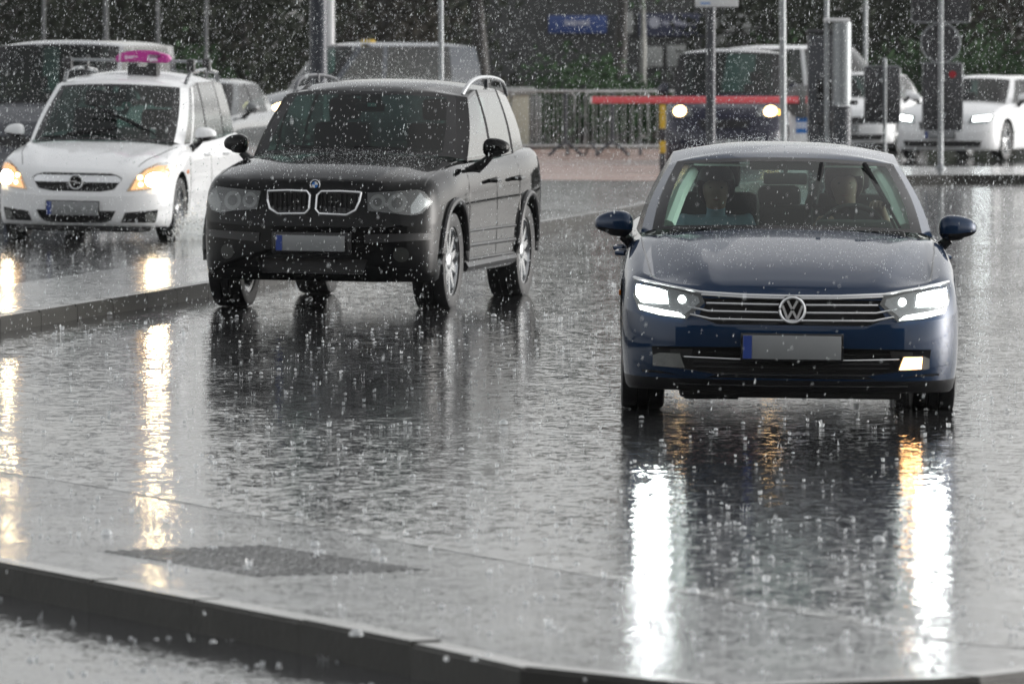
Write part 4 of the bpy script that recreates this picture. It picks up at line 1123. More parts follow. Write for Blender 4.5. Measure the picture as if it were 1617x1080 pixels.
ze.seats(2.45, .92, .36, .46, .5)
B().box((.50, 1.34, 1.08), (.06, .01, .12), bev=.004).done('permit_card', M['white_plastic'], root)
o = B().box((0, 1.86, 1.46), (.22, .03, .065), bev=.014).done('rear_view_mirror', M['interior'], root)
B().box((.12, 1.80, 1.36), (.10, .02, .06), bev=.014).done('hanging_tag', mat('hanging_tag', (.2, .45, .38), .4), root)
rack = link('roof_rack', None, root)
for y in (2.45, 3.25):
    B().box((0, y, 1.815), (1.42, .065, .028), bev=.01).done('crossbar', M['steel'], rack)
    for sd in (-1, 1): B().box((sd * .655, y, 1.775), (.085, .11, .135), bev=.02).done('rack_foot', M['plastic'], rack)
# roof sign: mount plus lit-shaped magenta box (illegible pale and dark print)
tsx, tsy, tsz = .16, 2.42, 1.79
sg = link('taxi_sign', None, root)
mp_ = [(-.155, 1.66), (.155, 1.66), (.150, 1.795), (.06, 1.795), (.045, 1.755), (-.045, 1.755), (-.06, 1.795), (-.150, 1.795)]
B().prism([(x + tsx, z) for x, z in mp_], tsy - .09, tsy + .09, 'Y').done('sign_mount', M['plastic'], sg)
sp = [(-.29, 1.80), (.27, 1.80), (.285, 1.82), (.275, 1.87), (.20, 1.90), (.08, 1.925), (-.06, 1.925), (-.20, 1.905), (-.275, 1.875), (-.295, 1.83)]
bq = B().prism([(x + tsx, z) for x, z in sp], tsy - .075, tsy + .075, 'Y'); bmesh.ops.bevel(bq.bm, geom=bq.bm.edges[:], offset=.015, segments=2, affect='EDGES')
bx_ = bq.done('sign_box', M['magenta'], sg)
yf = tsy - .0775
b = B(); stroke(b, [(tsx - .245, 1.815), (tsx - .235, 1.885)], .02, yf - .003, yf)
for q, (x0, x1, z) in enumerate([(-.19, -.16, 1.862), (-.15, -.12, 1.858), (-.115, -.085, 1.86), (-.08, -.05, 1.858), (-.19, -.10, 1.845)]): stroke(b, [(tsx + x0, z), (tsx + x1, z)], .016, yf - .003, yf)
b.done('sign_print', M['pale_mark'], bx_)
b = B().prism([(tsx + x, z) for x, z in [(.065, 1.815), (.165, 1.815), (.15, 1.845), (.165, 1.875), (.075, 1.885), (.05, 1.87)]], yf - .002, yf, 'Y'); b.done('sign_panel', M['pale_mark'], bx_)
b = B()
for x in (.085, .115, .145, .175): b.tube([(tsx + x + .011 * math.cos(a * .7), yf - .004, 1.866 + .014 * math.sin(a * .7)) for a in range(10)], .004, 5)
b.done('sign_number', M['dark_mark'], bx_)

# ================================================================== vehicles behind
def simple_car(name, label, cat, loc, rz, pm, H=1.46, L=4.4, W=.9, hood=1.2, ws=.85, belt=.93, lit=None, van=False, lampz=.68, glassm=None, grp=None, deckd=.35):
    nose = .70 * (belt / .93)
    P = dict(name=name, label=label, cat=cat, loc=loc, rz=rz, group=grp, W=W, L=L, cd=.42, cr=.3, pf=2.7, lev=LEV_VAN if van else LEV_CAR, fine=0,
        zs=[(0, nose), (.35, nose + .10), (hood, belt), (L * .6, belt + .02), (L - .3, belt + .04), (L, belt)], zb=[(0, .18), (L * .8, .2), (L, .3)],
        plan=[(0, .98), (.9, 1), (L * .5, .99), (L - .6, 1), (L, .95)], crown=[(0, 0), (.15, .02), (.6, .05), (hood, .06), (L, .02)], cowl=hood, rear_deck=L - .3,
        pillar_mat=M['seal'] if pm is M['darkblue_paint'] else pm, axles=(.88, L - .85), rw=.33, arch=.37, arch_dz=.02, bumper_lv=5, doors=[hood + .15, hood + 1.15, hood + 2.0], bulge=.015)
    xb, xt = W * (.86 if van else .80), W * (.84 if van else .68)
    hh = H - .05; ye = L - .12 if van else L - deckd
    P['gh'] = [((0, hood - .1, belt + .04), (0, hood + ws - .1, hh), None, 0, ''), ((xb, hood + .1, belt + .02), (xt * (.96 if van else .92), hood + ws, hh - .03), 'windscreen', 6, ''),
        ((W * .89, hood + .2, belt), (xt, hood + ws + .1, hh - .03), 'pillar', 2, ''), ((W * .9, hood + 1.15, belt), (xt, hood + 1.25, hh - .02), 'side_window#1', 5, ''),
        ((W * .9, hood + 1.24, belt), (xt, hood + 1.33, hh - .02), 'pillar' if van else 'black_pillar', 1, ''), ((W * .9, ye - .65, belt), (xt, ye - .7, hh - .02), 'side_window#2', 5, ''),
        ((W * .82, ye, belt + .02), (xt * .93, ye - (.15 if van else .4), hh - .03), 'pillar', 3, ''), ((0, ye + .08, belt + .03), (0, ye - (.1 if van else .32), hh), 'rear_window', 5, '')]
    P['roof'] = [(hood + ws - .1, hh), (hood + ws + .4, H), (ye - .7, H), (ye - .1, hh)]
    c = Car(P, pm, glassm or M['glass_dark'], M['glass_dark'] if van else M['glass_far'])
    gz = nose - .06
    c.patch('grille', [(-.40, gz), (.40, gz), (.36, gz - .13), (-.36, gz - .13)], .014, M['gloss_black'], .03, step=.06)
    c.patch('lower_grille', [(-.70, .34), (.70, .34), (.66, .24), (-.66, .24)], .014, M['plastic'], .03, step=.06)
    c.plate(0, .44)
    lp = [(W * .52, lampz - .07), (W * .56, lampz + .06), (W * .88, lampz + .10), (W * .92, lampz + .02), (W * .86, lampz - .06)]
    for sd in (-1, 1):
        el = []
        if lit and (lit != 'one' or sd < 0): el = [('lamp_bulb', circ(W * .74, lampz + .015, .10, .08, 14), M['halogen_far'] if lit != 'led' else M['led'], .01)]
        if lit == 'led': el = [('lamp_bulb', [(W * .60, lampz - .03), (W * .60, lampz + .045), (W * .88, lampz + .075), (W * .88, lampz - .01)], M['led_far'], .01)]
        if lit == 'turn':
            el = [('lamp_bulb', circ(W * .74, lampz + .015, .10, .08, 14), M['halogen_far'], .01)]
            if sd > 0: el.append(('indicator', circ(W * .90, lampz, .05, .045, 10), M['amber'], .012))
        c.lamp('headlight', lp, sd, M['reflector'], True, el)
    c.mirrors(W - .02, hood + .35, belt + .10, .19, .16 if not van else .24, pm, armx=W - .09)
    c.wheels(5, .2)
    c.seats(hood + 1.2, belt - .2, W * .42, .44, .5)
    return c
GV = 'vehicles waiting behind the front row'
nv = simple_car('van', 'navy van with lit headlights and amber indicator behind the barrier boom', 'van', (3.27, 107.5, 0), -R(5), M['darkblue_paint'], H=1.90, L=4.9, W=.95, hood=.95, ws=.62, belt=1.15, lit='turn', van=True, lampz=.92, grp=GV)
gv = simple_car('van', 'grey van partly hidden behind the white taxi', 'van', (-6.05, 86.5, 0), -R(11), M['grey_paint'], H=2.02, L=4.9, W=.97, hood=.95, ws=.75, belt=1.18, van=True, lampz=.9, grp=GV)
bv = simple_car('van', 'blue-grey van behind the black off-road car, one headlight showing', 'van', (-4.62, 121.0, 0), -R(62), M['bluegrey_paint'], H=2.0, L=4.4, W=.9, hood=1.05, ws=.75, belt=1.12, van=True, lit=True, lampz=.86, grp=GV)
B().box((.55, 2.1, 2.02), (.35, .12, .05), bev=.015).done('marker_lamp', M['yellow'], bv.root)
sc_ = simple_car('hatchback_car', 'silver car glimpsed between the white taxi and the black off-road car', 'car', (-5.0, 99.0, 0), -R(12), M['silver_paint'], H=1.47, L=4.2, W=.88, belt=.95, grp=GV)
wv = simple_car('van', 'white van standing side-on behind the pay machine', 'van', (7.85, 133.0, 0), R(76), M['white_paint'], H=1.95, L=3.9, W=.97, hood=.9, ws=.6, belt=1.12, van=True, lampz=.9, grp=GV)
sk = simple_car('estate_car', 'white estate car with lit headlights behind the sign post', 'car', (7.22, 117.5, 0), -R(22), M['white_paint'], H=1.44, L=4.6, W=.91, belt=.95, lit='led', lampz=.70, grp=GV)
wc = simple_car('hatchback_car', 'small white car half hidden by the steel column', 'car', (6.0, 126.0, 0), -R(14), M['white_paint'], H=1.46, L=4.0, W=.86, belt=.95, lit='one', lampz=.7, grp=GV)
rc = simple_car('estate_car', 'distant silver car with a grey roof box behind the white estate car', 'car', (10.6, 150.0, 0), -R(60), M['silver_paint'], H=1.47, L=4.4, W=.9, belt=.95, grp=GV)
bb = B().box((0, 2.6, 1.66), (.8, 1.9, .32), bev=.12).done('roof_box', M['lamp_grey'], rc.root)

# ================================================================== street furniture
def pole(name, label, px, Y, w, z1, mt, z0=0.0, cat='pole', px_top=None):
    p = at(px, 0, Y); x1 = at(px_top, 0, Y).x if px_top is not None else p.x
    root = thing(name, label, cat, (p.x, Y, z0))
    B().tube([(0, 0, -.05), ((x1 - p.x) * .5, 0, (z1 - z0) / 2), (x1 - p.x, 0, z1 - z0)], w / 2, 12).done('shaft', mt, root)
    B().lathe([(w * .95, 0), (w * .95, .03), (w * .6, .06), (w * .5, .07)], 'Z', 14).done('base_collar', mt, root)
    B().lathe([(w * .5, 0), (w * .55, .02), (w * .3, .05), (0, .06)], 'Z', 12, loc=(x1 - p.x, 0, z1 - z0)).done('cap', mt, root)
    return root
def sign_plate(root, kind, cx, z0, z1, w, y=-.05):
    """back of a traffic sign: sheet, folded rim, two clamps"""
    h = z1 - z0; zc = (z0 + z1) / 2; s = link('sign_plate', None, root)
    if kind == 'round':
        B().lathe([(w / 2, .008), (w / 2, -.008)], 'Y', 36, loc=(cx, y, zc)).done('sheet', M['sign_back'], s)
        B().tube(ring_tube(cx, zc, w / 2, 0, y - .012, 36), .014, 6).done('rim', M['steel'], s)
    else:
        B().box((cx, y, zc), (w, .012, h), bev=.003).done('sheet', M['sign_back'], s)
        r = .02
        B().tube([(cx + a * (w / 2 - c), y - .012, zc + b_ * (h / 2 - d)) for a, b_, c, d in ((-1, -1, .03, 0), (1, -1, .03, 0), (1, -1, 0, .03), (1, 1, 0, .03), (1, 1, .03, 0), (-1, 1, .03, 0), (-1, 1, 0, .03), (-1, -1, 0, .03), (-1, -1, .03, 0))], .014, 6).done('rim', M['steel'], s)
    for q in (-.25, .25): B().box((cx, y - .03, zc + q * h), (.11, .05, .035), bev=.006).done('clamp', M['steel'], s)
    return s
# sign post at the right with three plates seen from the back
Y = 104.0; k = Y / F_PX
r = pole('sign_post', 'steel post with a round and two rectangular sign backs before white estate car', 1485, Y, .085, 3.3, M['steel'], 0.100, 'sign post')
def zpx(py, Y_): return CAM_H - (py - HOR) * Y_ / F_PX - 0.100
sign_plate(r, 'rect', 0, zpx(36, Y), zpx(-40, Y), 92 * k, .06)
sign_plate(r, 'round', 0, zpx(99, Y), zpx(38, Y), 62 * k, .06)
sign_plate(r, 'rect', .03, zpx(207, Y), zpx(100, Y), 63 * k, .06)
B().lathe([(.055, .012), (.055, 0), (0, 0)], 'Y', 14, loc=(.18, .05, zpx(118, Y))).done('red_lamp', mat('red_lens', (.35, .01, .02), .3), r)
Y = 112.0
r = pole('sign_post', 'short post with one tall rectangular sign back beside the steel column', 1397, Y, .06, 1.70, M['steel'], 0, 'sign post')
sign_plate(r, 'rect', -.04, zpx(195, Y) + 0.100, zpx(105, Y) + 0.100, 56 * Y / F_PX, .05)
pole('lamp_post', 'thin steel post crossing the navy van roof on its right side', 1237, 98.0, .095, 4.2, M['steel'], 0, 'post', 1234)
pole('lamp_post', 'thin steel post in front of the dark pay machine', 1306, 92.0, .065, 4.2, M['steel'], 0, 'post', 1304)
pole('lamp_post', 'faint thin post above the white van roof', 1366, 140.0, .09, 4.6, M['steel'], 0, 'post')
pole('lamp_post', 'thin grey post above the black off-road car roof', 697, 92.0, .065, 4.2, M['steel'], 0.100, 'post', 696)
pole('lamp_post', 'pale thick post behind the blue-grey van roof', 522, 131.0, .15, 4.8, M['white_plastic'], 0, 'post')
pole('lamp_post', 'thick dark column left of the pale post', 503, 84.0, .215, 5.0, mat('dark_navy_post', (.02, .024, .035), .4, .2), 0, 'column')
for px, w in ((70, .05), (168, .07), (250, .05), (326, .05)):
    pole('lamp_post', {70: 'faint thin post at far left before the trees', 168: 'pale thin post above the grey van roof', 250: 'faint thin post just left of the pink taxi sign top', 326: 'faint thin post right of the taxi roof rack'}[px], px, 136.0, w * 1.4, 4.6, M['far_post'], 0, 'post')
# dark post with the white sign at the top edge
Y = 88.0; k = Y / F_PX
r = pole('sign_post', 'dark square post with a white sign on top before the navy van', 1122, Y, .12, 2.5, M['dark_steel'], 0, 'sign post')
s_ = B().box((at(1131, 0, Y).x - at(1122, 0, Y).x, -.09, zpx(12, Y) + 0.100 + .25), (68 * k, .03, .5), bev=.012).done('sign_board', M['white_plastic'], r)
B().box((at(1113, 0, Y).x - at(1122, 0, Y).x, -.108, zpx(6, Y) + 0.100), (.12, .004, .025)).done('sign_print', mat('pale_blue_print', (.18, .32, .6), .5), s_)
# barrier boom with its cabinet
Y = 101.0; k = Y / F_PX; xc = at(1266, 0, Y).x
r = thing('boom_barrier', 'pinkish red boom barrier lowered across the lane of the navy van', 'barrier', (xc, Y, 0))
zb_ = zpx(158, Y) + 0.100
B().box((.02, .14, .58), (.38, .30, 1.16), bev=.03).done('cabinet', M['white_plastic'], r)
B().lathe([(.24, .09), (.24, -.02), (.20, -.04), (0, -.04)], 'Y', 32, loc=(0, -.06, zb_ - .02)).done('pivot_disc', mat('pivot_grey', (.16, .165, .165), .4, .3), r)
x0 = at(934, 0, Y).x - xc
bm_ = B().box(((x0 + .22) / 2, -.16, zb_), (.22 - x0, .05, .10), bev=.012).done('boom_arm', M['boom'], r)
B().box((x0 - .01, -.16, zb_), (.03, .056, .106), bev=.006).done('arm_cap', M['white_plastic'], bm_)
B().box((0, -.185, zb_), (.10, .03, .30), bev=.01).done('arm_clamp', M['lamp_grey'], r)
st = B().box((.0, -.014, .80), (.17, .006, .24)).done('sticker', M['blue_sticker'], r)
B().box((.0, -.0185, .795), (.16, .003, .085)).done('sticker_band', M['white_plastic'], st)
b = B()
for q in range(3): b.box((-.05 + q * .05, -.021, .795), (.028, .002, .05))
b.done('sticker_print', mat('pale_blue_letters', (.35, .45, .68), .5), st)
# yellow and dark support post of the boom
Y = 103.0; r = thing('barrier_support', 'yellow and dark striped support post under the red boom', 'post', (at(1046, 0, Y).x, Y, 0))
for q in range(6): B().box((0, 0, .09 + q * .18), (.085, .085, .178), bev=.006).done('band', M['yellow'] if q in (2, 4, 5) else M['dark_steel'], r)
B().box((0, 0, 1.10), (.12, .12, .03), bev=.008).done('rest', M['dark_steel'], r)
# pay machine: dark cabinet and round steel column
Y = 95.0; k = Y / F_PX
r = thing('pay_machine', 'tall dark cabinet standing between boom barrier and steel column', 'machine', (at(1299, 0, Y).x, Y, 0))
B().box((0, .2, 1.05), (46 * k, .38, 2.1), bev=.02).done('cabinet', M['dark_steel'], r)
B().box((0, .2, 2.14), (50 * k, .42, .06), bev=.015).done('cap', M['sign_back'], r)
B().box((.02, .0, 1.35), (.2, .02, .28), bev=.006).done('screen', M['gloss_black'], r)
B().box((.02, .0, .95), (.22, .02, .16), bev=.006).done('panel', M['sign_back'], r)
r = thing('steel_column', 'round brushed steel column with a flat cap beside the dark cabinet', 'column', (at(1329, 0, 92).x, 92, 0))
kk = 92 / F_PX
B().lathe([(.125, .02), (.125, 1.13), (0.100, 1.15)], 'Z', 24).done('lower_shaft', M['dark_steel'], r)
B().lathe([(.125, 1.16), (.125, 2.26)], 'Z', 24).done('shaft', M['steel'], r)
B().box((-.07, 0, 2.285), (.34, .28, .05), bev=.015).done('cap', M['white_plastic'], r)
B().box((.16, -.02, 1.20), (.10, .08, .06), bev=.015).done('bracket', M['plastic'], r)
# crowd barriers
def crowd_barrier(x, Yb, rz, label):
    r = thing('crowd_barrier', label, 'barrier', (x, Yb, 0.100), rz, 'crowd barriers before the trees')
    w, h = 2.3, 1.08
    B().tube([(-w / 2, 0, .16), (-w / 2, 0, h - .08), (-w / 2 + .08, 0, h), (w / 2 - .08, 0, h), (w / 2, 0, h - .08), (w / 2, 0, .16), (-w / 2, 0, .16)], .021, 8).done('frame', M['barrier_steel'], r)
    for q in range(1, 16): B().tube([(-w / 2 + q * w / 16, 0, .16), (-w / 2 + q * w / 16, 0, h)], .0045, 6).done('bar', M['barrier_steel'], r)
    for sd in (-1, 1):
        B().tube([(sd * (w / 2 - .12), -.34, .0), (sd * (w / 2 - .12), -.20, .10), (sd * (w / 2 - .12), 0, .22), (sd * (w / 2 - .12), .20, .10), (sd * (w / 2 - .12), .34, 0)], .02, 8).done('foot', M['dark_steel'], r)
    return r
for q, lb in enumerate(['crowd barrier nearest the yellow striped post', 'middle crowd barrier below the blue shop sign', 'crowd barrier half hidden behind the black off-road car']):
    p = crowd_barrier(at([1025, 915, 800][q], 0, 117).x, 117.0 + .3 * q, R(20) if q == 0 else R(-3), lb)
    for px in ([] if q == 0 else []): pass
# splayed feet stands seen at the barrier joints
for px, lb in ((893, 'splayed dark barrier foot stand at the left joint of the barriers'), (967, 'splayed dark barrier foot stand at the right joint of the barriers')):
    r = thing('barrier_stand', lb, 'stand', (at(px, 0, 116).x, 116, 0.100))
    B().tube([(0, 0, .20), (0, 0, 1.06)], .035, 8).done('upright', M['dark_steel'], r)
    for sd in (-1, 1): B().tube([(0, 0, .24), (sd * .12, -.02, .16), (sd * .28, -.05, .02)], .026, 8).done('foot', M['dark_steel'], r)
# cream kiosk corner by the off-roader's tail
Y = 125.0; r = thing('planter_box', 'cream and grey low box behind the black off-road car', 'planter', (at(808, 0, Y).x, Y, .0))
B().box((-.05, 0, .62), (.75, .7, .9), bev=.03).done('case', M['cream'], r); B().box((-.05, 0, 1.13), (.95, .8, .13), bev=.03).done('lid', M['pale_panel'], r)
B().box((.42, -.1, .60), (.22, .5, .9), bev=.02).done('side_panel', M['lamp_grey'], r); B().box((0, 0, .09), (.85, .7, .18), bev=.02).done('plinth', M['dark_steel'], r)

# ================================================================== low shop building with sign boards behind the trees
Yb = 172.0; kb = Yb / F_PX
r = thing('shop_building', 'low dark shop building with blue sign boards behind the trees', 'building', (at(1010, 0, Yb).x, Yb, 0))
def bx(px0, px1, py0, py1, y, d, name, mt, par=None):
    a, c = at(px0, py1, Yb), at(px1, py0, Yb)
    return B().box(((a.x + c.x) / 2 - r.location.x, y, (a.z + c.z) / 2), (c.x - a.x, d, c.z - a.z), bev=.01).done(name, mt, par or r)
B().box((0, 3.0, 2.0), (9.5, 5.6, 4.0), bev=.03).done('wall', M['wall'], r)
B().box((0, 2.9, 4.08), (9.9, 6.0, .16), bev=.03).done('roof', M['dark_steel'], r)
s1 = bx(866, 958, 25, 53, .1, .14, 'sign_board', M['blue_sign']); s2 = bx(1008, 1110, 22, 58, .1, .14, 'sign_board', M['navy_sign'])
bx(980, 999, 20, 54, .1, .12, 'window', M['pale_panel']); bx(1128, 1194, 22, 53, .1, .12, 'window', M['pale_panel'])
bx(1012, 1046, 74, 106, .1, .12, 'window', M['pale_panel']); bx(1053, 1090, 72, 106, .1, .12, 'window', M['pale_panel']); bx(1128, 1148, 56, 72, .1, .1, 'window', M['pale_panel'])
def word(px0, px1, py, hgt, par, n):
    b = B(); st_ = (px1 - px0) / n
    for q in range(n):
        a = at(px0 + q * st_, py, Yb); hh = hgt * random.uniform(.7, 1.1) * kb
        b.box((a.x - r.location.x + st_ * kb * .4, .015, a.z), (st_ * kb * .72, .02, hh))
    b.done('lettering', mat('pale_letters', (.42, .43, .52), .5), par)
word(892, 932, 37, 9, s1, 7); word(1046, 1098, 37, 7, s2, 12)
B().lathe([(9 * kb, .02), (9 * kb, 0), (0, 0)], 'Y', 14, loc=(at(1033, 36, Yb).x - r.location.x, .01, at(1033, 36, Yb).z)).done('sign_emblem', mat('pale_emblem', (.42, .43, .50), .5), s2)

# ================================================================== trees and shrubs
def leaf_cloud(bm, n, fn, s0, s1):
    for _ in range(n):
        c = fn()
        if c is None: continue
        s = random.uniform(s0, s1); ax = Vector((random.gauss(0, 1), random.gauss(0, 1), random.gauss(0, 1))).normalized()
        u = ax.orthogonal().normalized() * s; w = ax.cross(u).normalized() * s * .55
        vs = [bm.verts.new(c + u), bm.verts.new(c + w), bm.verts.new(c - u * .9), bm.verts.new(c - w)]
        bm.faces.new(vs)
def fin(name, bm, mt, parent=None):
    me = bpy.data.meshes.new(name); bm.to_mesh(me); bm.free(); me.materials.append(mt); return link(name, me, parent)
def tree(px, Y, h, tr, crown_r, z_low, label, mt, n=2600, barkm=None):
    p = at(px, 0, Y); root = thing('tree', label, 'tree', (p.x, Y, 0), 0, 'trees behind the car park')
    b = B(); top = Vector((random.uniform(-.3, .3), random.uniform(-.3, .3), h * .9))
    b.tube([(0, 0, -.1), (.02, 0, .5), tuple(top * .4 + Vector((.05, 0, 0))), tuple(top)], [tr * 1.25, tr, tr * .75, tr * .15], 10)
    limbs = []
    for q in range(9):
        z = z_low + (h * .85 - z_low) * q / 8; a = q * 2.4; ln = crown_r * (1.05 - .6 * q / 8)
        s = top * (z / top.z); e = s + Vector((math.cos(a) * ln, math.sin(a) * ln, .15 * ln - .1)); limbs.append((s, e))
        b.tube([tuple(s), tuple(s.lerp(e, .5) + Vector((0, 0, .12))), tuple(e)], [tr * .32, tr * .2, tr * .05], 6)
    b.done('trunk', barkm or M['bark'], root)
    cl = [s.lerp(e, t) + Vector((random.gauss(0, .25), random.gauss(0, .25), random.gauss(0, .22))) for s, e in limbs for t in (.45, .75, 1.0)]
    def fn():
        c = random.choice(cl); return c + Vector((random.gauss(0, .42), random.gauss(0, .42), random.gauss(0, .34)))
    bm = bmesh.new(); leaf_cloud(bm, n, fn, .06, .16); fin('crown', bm, mt, root)
    return root
def shrub(px, Y, rx, h, label, mt, n=1500, name='shrub', grp='shrubs below the trees'):
    p = at(px, 0, Y); root = thing(name, label, 'shrub', (p.x, Y, 0), 0, grp)
    b = B()
    cl = []
    for q in range(9):
        a = q * 2.4; e = Vector((math.cos(a) * rx * random.uniform(.4, .9), math.sin(a) * rx * .5, h * random.uniform(.5, .95))); cl.append(e); cl.append(e * .6)
        b.tube([(0, 0, 0), tuple(e * .5 + Vector((0, 0, .1))), tuple(e)], [.03, .02, .008], 5)
    b.done('stems', M['bark'], root)
    def fn(): return random.choice(cl) + Vector((random.gauss(0, rx * .24), random.gauss(0, rx * .24), random.gauss(0, h * .16)))
    bm = bmesh.new(); leaf_cloud(bm, n, fn, .04, .11); fin('foliage', bm, mt, root)
tl = [(30, 146, 'L'), (118, 150, 'L3'), (215, 144, 'L'), (300, 152, 'L3'), (395, 147, 'L'), (600, 150, 'L3'), (668, 158, 'L'), (800, 177, 'L3'), (1215, 160, 'L'), (1310, 168, 'L'), (1420, 160, 'L'), (1520, 166, 'L'), (1600, 160, 'L3')]
nm_ = ['farthest left', 'second from the left edge', 'third from the left edge, above the taxi sign', 'fourth from the left edge', 'left of the dark column', 'just right of the pale post', 'behind the thin grey post', 'left of the blue shop sign', 'above the navy van', 'behind the steel column', 'above the white van', 'behind the round sign back', 'at the right edge']
for (px, Y, k_), w in zip(tl, nm_):
    tree(px, Y, random.uniform(4.0, 4.8), random.uniform(.10, .16), random.uniform(1.5, 2.0), .5, 'dark evergreen tree ' + w, M['leaf'] if k_ == 'L' else M['leaf3'])
tree(761, 141, 5.2, .21, 1.5, 3.9, 'dark tree with a thick bare trunk above the off-road car tail', M['leaf'], 2200)
tree(968, 139, 5.2, .17, 1.5, 3.9, 'dark bare trunk between the two shop signs', M['leaf'], 2200)
tree(1012, 143, 5.2, .085, 1.1, 3.9, 'slender pale trunk leaning beside the right shop sign', M['leaf2'], 1400, M['birch'])
for px, Y, rx, h, lb in ((915, 132, .95, 1.5, 'green shrub behind the crowd barriers'), (985, 135, .7, 1.1, 'low green shrub right of the dark trunk'), (290, 140, .9, 1.7, 'green shrub right of the taxi sign'), (1225, 150, .9, 1.9, 'green shrub right of the navy van roof'),
                         (640, 142, 1.0, 1.5, 'shrub behind the blue-grey van'), (860, 140, .7, 1.0, 'small shrub by the cream box'), (1440, 150, 1.1, 2.0, 'shrub above the white van cab'), (1570, 155, 1.2, 2.1, 'shrub above the white estate car')):
    shrub(px, Y, rx, h, lb, M['leaf2'])
# dense dark wood closing the view
bm = bmesh.new()
def wood():
    x = random.uniform(-38, 46); y = random.uniform(178, 190); hmax = 3.9 + .5 * math.sin(x * .7) + .3 * math.sin(x * 1.9 + 1)
    return Vector((x, y, random.uniform(0, hmax)))
leaf_cloud(bm, 26000, wood, .16, .36)
tag(fin('woodland', bm, M['leaf']), 'dense dark wood closing the background', 'woodland', None, 'stuff')
# hedge strip of ground cover under the trees
bm = bmesh.new()
def cover(): return Vector((random.uniform(-14, 18), random.uniform(138, 158), abs(random.gauss(0, .22))))
leaf_cloud(bm, 9000, cover, .08, .2)
tag(fin('undergrowth', bm, M['leaf3']), 'low dark undergrowth below the trees', 'undergrowth', None, 'stuff')

# ================================================================== rain
def rain(name, n, boxv, wr, lr, label):
    V = []; Fc = []
    (xa, xb_), (ya, yb), (za, zb2) = boxv
    for i in range(n):
        y = (random.random() * (yb ** 3 - ya ** 3) + ya ** 3) ** (1 / 3) if ya > 0 else random.uniform(ya, yb)
        x = random.uniform(xa, xb_); z = random.uniform(za, zb2)
        w = random.uniform(*wr) * (1.8 if random.random() < .10 else 1); l = w * random.uniform(*lr)
        d = Vector((random.gauss(.16, .10), random.gauss(0, .1), 1)).normalized(); u = Vector((1, 0, 0)); v2 = Vector((0, 1, 0)); c = Vector((x, y, z)); o = len(V)
        V += [c + d * l, c + u * w - d * l * .25, c + v2 * w - d * l * .25, c - u * w - d * l * .25, c - v2 * w - d * l * .25, c - d * l * .7]
        Fc += [(o, o + 1, o + 2), (o, o + 2, o + 3), (o, o + 3, o + 4), (o, o + 4, o + 1), (o + 5, o + 2, o + 1), (o + 5, o + 3, o + 2), (o + 5, o + 4, o + 3), (o + 5, o + 1, o + 4)]
    me = bpy.data.meshes.new(name); me.from_pydata(V, [], Fc); me.materials.append(M['drop'])
    for p in me.polygons: p.use_smooth = True
    tag(link(name, me), label, 'rain', None, 'stuff')
rain('rain', 120000, ((-7, 8), (24, 72), (0.0, 4.0)), (.0009, .0020), (2.4, 6.0), 'raindrops falling all over the scene')
# splashes: little crowns, bubbles and thrown beads
def splashes():
    V = []; Fc = []
    def crown(c, r, h, n=9):
        o = len(V)
        for k in range(n):
            a = 2 * math.pi * k / n
            V.append(c + Vector((math.cos(a) * r, math.sin(a) * r, 0)))
        for k in range(n):
            a = 2 * math.pi * k / n; V.append(c + Vector((math.cos(a) * r * 1.25, math.sin(a) * r * 1.25, h * random.uniform(.5, 1.2))))
        for k in range(n): Fc.append((o + k, o + (k + 1) % n, o + n + (k + 1) % n, o + n + k))
    def dome(c, r):
        o = len(V); n = 10
        for th in (0, .5, .95, 1.3):
            for k in range(n):
                a = 2 * math.pi * k / n; V.append(c + Vector((r * math.cos(th) * math.cos(a), r * math.cos(th) * math.sin(a), r * .95 * math.sin(th))))
        V.append(c + Vector((0, 0, r * .95)))
        for t in range(3):
            for k in range(n): Fc.append((o + t * n + k, o + t * n + (k + 1) % n, o + (t + 1) * n + (k + 1) % n, o + (t + 1) * n + k))
        for k in range(n): Fc.append((o + 3 * n + k, o + 3 * n + (k + 1) % n, o + 4 * n))
    def jet(c, h, r):
        o = len(V); lean = Vector((random.gauss(0, .3) * h, random.gauss(0, .2) * h, h))
        for k in range(5):
            a = 2 * math.pi * k / 5; V.append(c + Vector((math.cos(a) * r, math.sin(a) * r, 0)))
        V.append(c + lean)
        for k in range(5): Fc.append((o + k, o + (k + 1) % 5, o + 5))
    for i in range(5000):
        Y = 19.5 + 62 * random.random() ** 1.6; x = random.uniform(-.085, .085) * Y + random.uniform(-.8, .8)
        z = 0.0 if Y > 26.5 or x > (26.5 - Y) * .43 - 1.9 + .2 else ZL
        # below the near kerb line the lane lies one kerb lower
        kx = min(NK, key=lambda p: (p.x - x) ** 2 + (p.y - Y) ** 2); z = ZL if Y < kx.y - .02 else 0.002
        if abs(Y - kx.y) < .25 and abs(x - kx.x) < .6: continue
        c = Vector((x, Y, z)); q = random.random(); s = random.uniform(.3, 1.15) * (1.8 if random.random() < .06 else 1)
        if (29 < Y < 45 and random.random() < .35) or (z == .002 and Y < 30 and x < .6 - (Y - 25) * .41 and random.random() < .35): continue
        if q < .34: crown(c, .007 * s, .016 * s)
        elif q < .62: dome(c, .0125 * s)
        else:
            for _ in range(random.randint(2, 4)): jet(c + Vector((random.gauss(0, .008), random.gauss(0, .008), 0)), random.uniform(.010, .032) * s, .0022)
    me = bpy.data.meshes.new('rain_splashes'); me.from_pydata(V, [], Fc); me.materials.append(M['splash'])
    for p in me.polygons: p.use_smooth = True
    tag(link('rain_splashes', me), 'small splashes and bubbles where drops hit the wet road', 'splashes', None, 'stuff')
splashes()
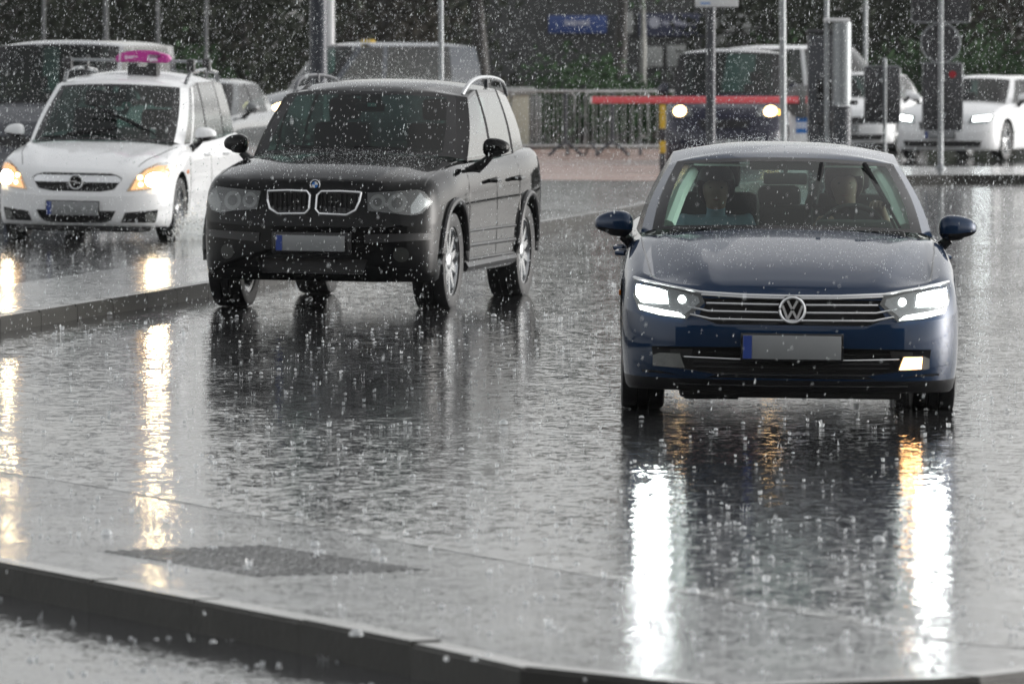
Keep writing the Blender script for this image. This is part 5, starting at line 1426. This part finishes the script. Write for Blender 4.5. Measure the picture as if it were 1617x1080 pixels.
# spray thrown by the taxi's front wheel
def spray():
    V = []; Fc = []
    base = ze.root.matrix_basis
    for i in range(2600):
        a = random.random(); p = base @ Vector((.98 + abs(random.gauss(0, .22)), .75 + random.gauss(0, .30) - .2 * a, abs(random.gauss(0, .14)) + .01)); w = random.uniform(.003, .009); o = len(V)
        for d in ((1, 0, 0), (0, 1, 0), (0, 0, 1.3), (-1, 0, 0), (0, -1, 0), (0, 0, -1.3)): V.append(p + Vector(d) * w)
        for t in ((0, 1, 2), (1, 3, 2), (3, 4, 2), (4, 0, 2), (1, 0, 5), (3, 1, 5), (4, 3, 5), (0, 4, 5)): Fc.append(tuple(o + k for k in t))
    me = bpy.data.meshes.new('tyre_spray'); me.from_pydata(V, [], Fc); me.materials.append(M['drop']); tag(link('tyre_spray', me), 'water spray thrown up by the taxi front wheel', 'spray', None, 'stuff')
bpy.context.view_layer.update()
spray()

# fine droplets bouncing off the roofs and bonnets of the three front cars
def bounce():
    V = []; Fc = []
    for c, xr in ((vw, .56), (x3, .62), (ze, .60)):
        mb = c.root.matrix_basis; rf = c.P['roof']; cw = c.P['cowl']
        for i in range(2400):
            if i % 2:
                y = random.uniform(rf[0][0] + .05, rf[-1][0] - .1); x = random.uniform(-xr, xr); z = ip(rf, y) - .05 * (abs(x) / xr) ** 2.6
            else:
                y = random.uniform(.3, cw - .05); x = random.uniform(-.72, .72); z = castz(c.bvh, x, y)
            p = mb @ Vector((x, y, z + abs(random.gauss(0, .022)) + .003)); w = random.uniform(.0008, .0022); o = len(V)
            for d in ((1, 0, 0), (0, 1, 0), (0, 0, 1.6), (-1, 0, 0), (0, -1, 0), (0, 0, -1.6)): V.append(p + Vector(d) * w)
            for t in ((0, 1, 2), (1, 3, 2), (3, 4, 2), (4, 0, 2), (1, 0, 5), (3, 1, 5), (4, 3, 5), (0, 4, 5)): Fc.append(tuple(o + k for k in t))
    me = bpy.data.meshes.new('roof_splashes'); me.from_pydata(V, [], Fc); me.materials.append(M['drop']); tag(link('roof_splashes', me), 'fine droplets bouncing off car roofs and bonnets', 'splashes', None, 'stuff')
bounce()
# ================================================================== air thick with rain
hz = B().box((0, 420, 9.5), (840, 1000, 23.0)).done('haze', M['plastic'])
hz.data.materials.clear()
hm = bpy.data.materials.new('rain_haze'); hm.use_nodes = True
for n in list(hm.node_tree.nodes): hm.node_tree.nodes.remove(n)
pv = hm.node_tree.nodes.new('ShaderNodeVolumePrincipled'); pv.inputs['Color'].default_value = (.93, .94, .95, 1); pv.inputs['Density'].default_value = 0.00012; pv.inputs['Anisotropy'].default_value = 0.2
ho = hm.node_tree.nodes.new('ShaderNodeOutputMaterial'); hm.node_tree.links.new(pv.outputs[0], ho.inputs['Volume'])
hz.data.materials.append(hm); tag(hz, 'pale rain haze filling the air', 'haze', None, 'stuff')
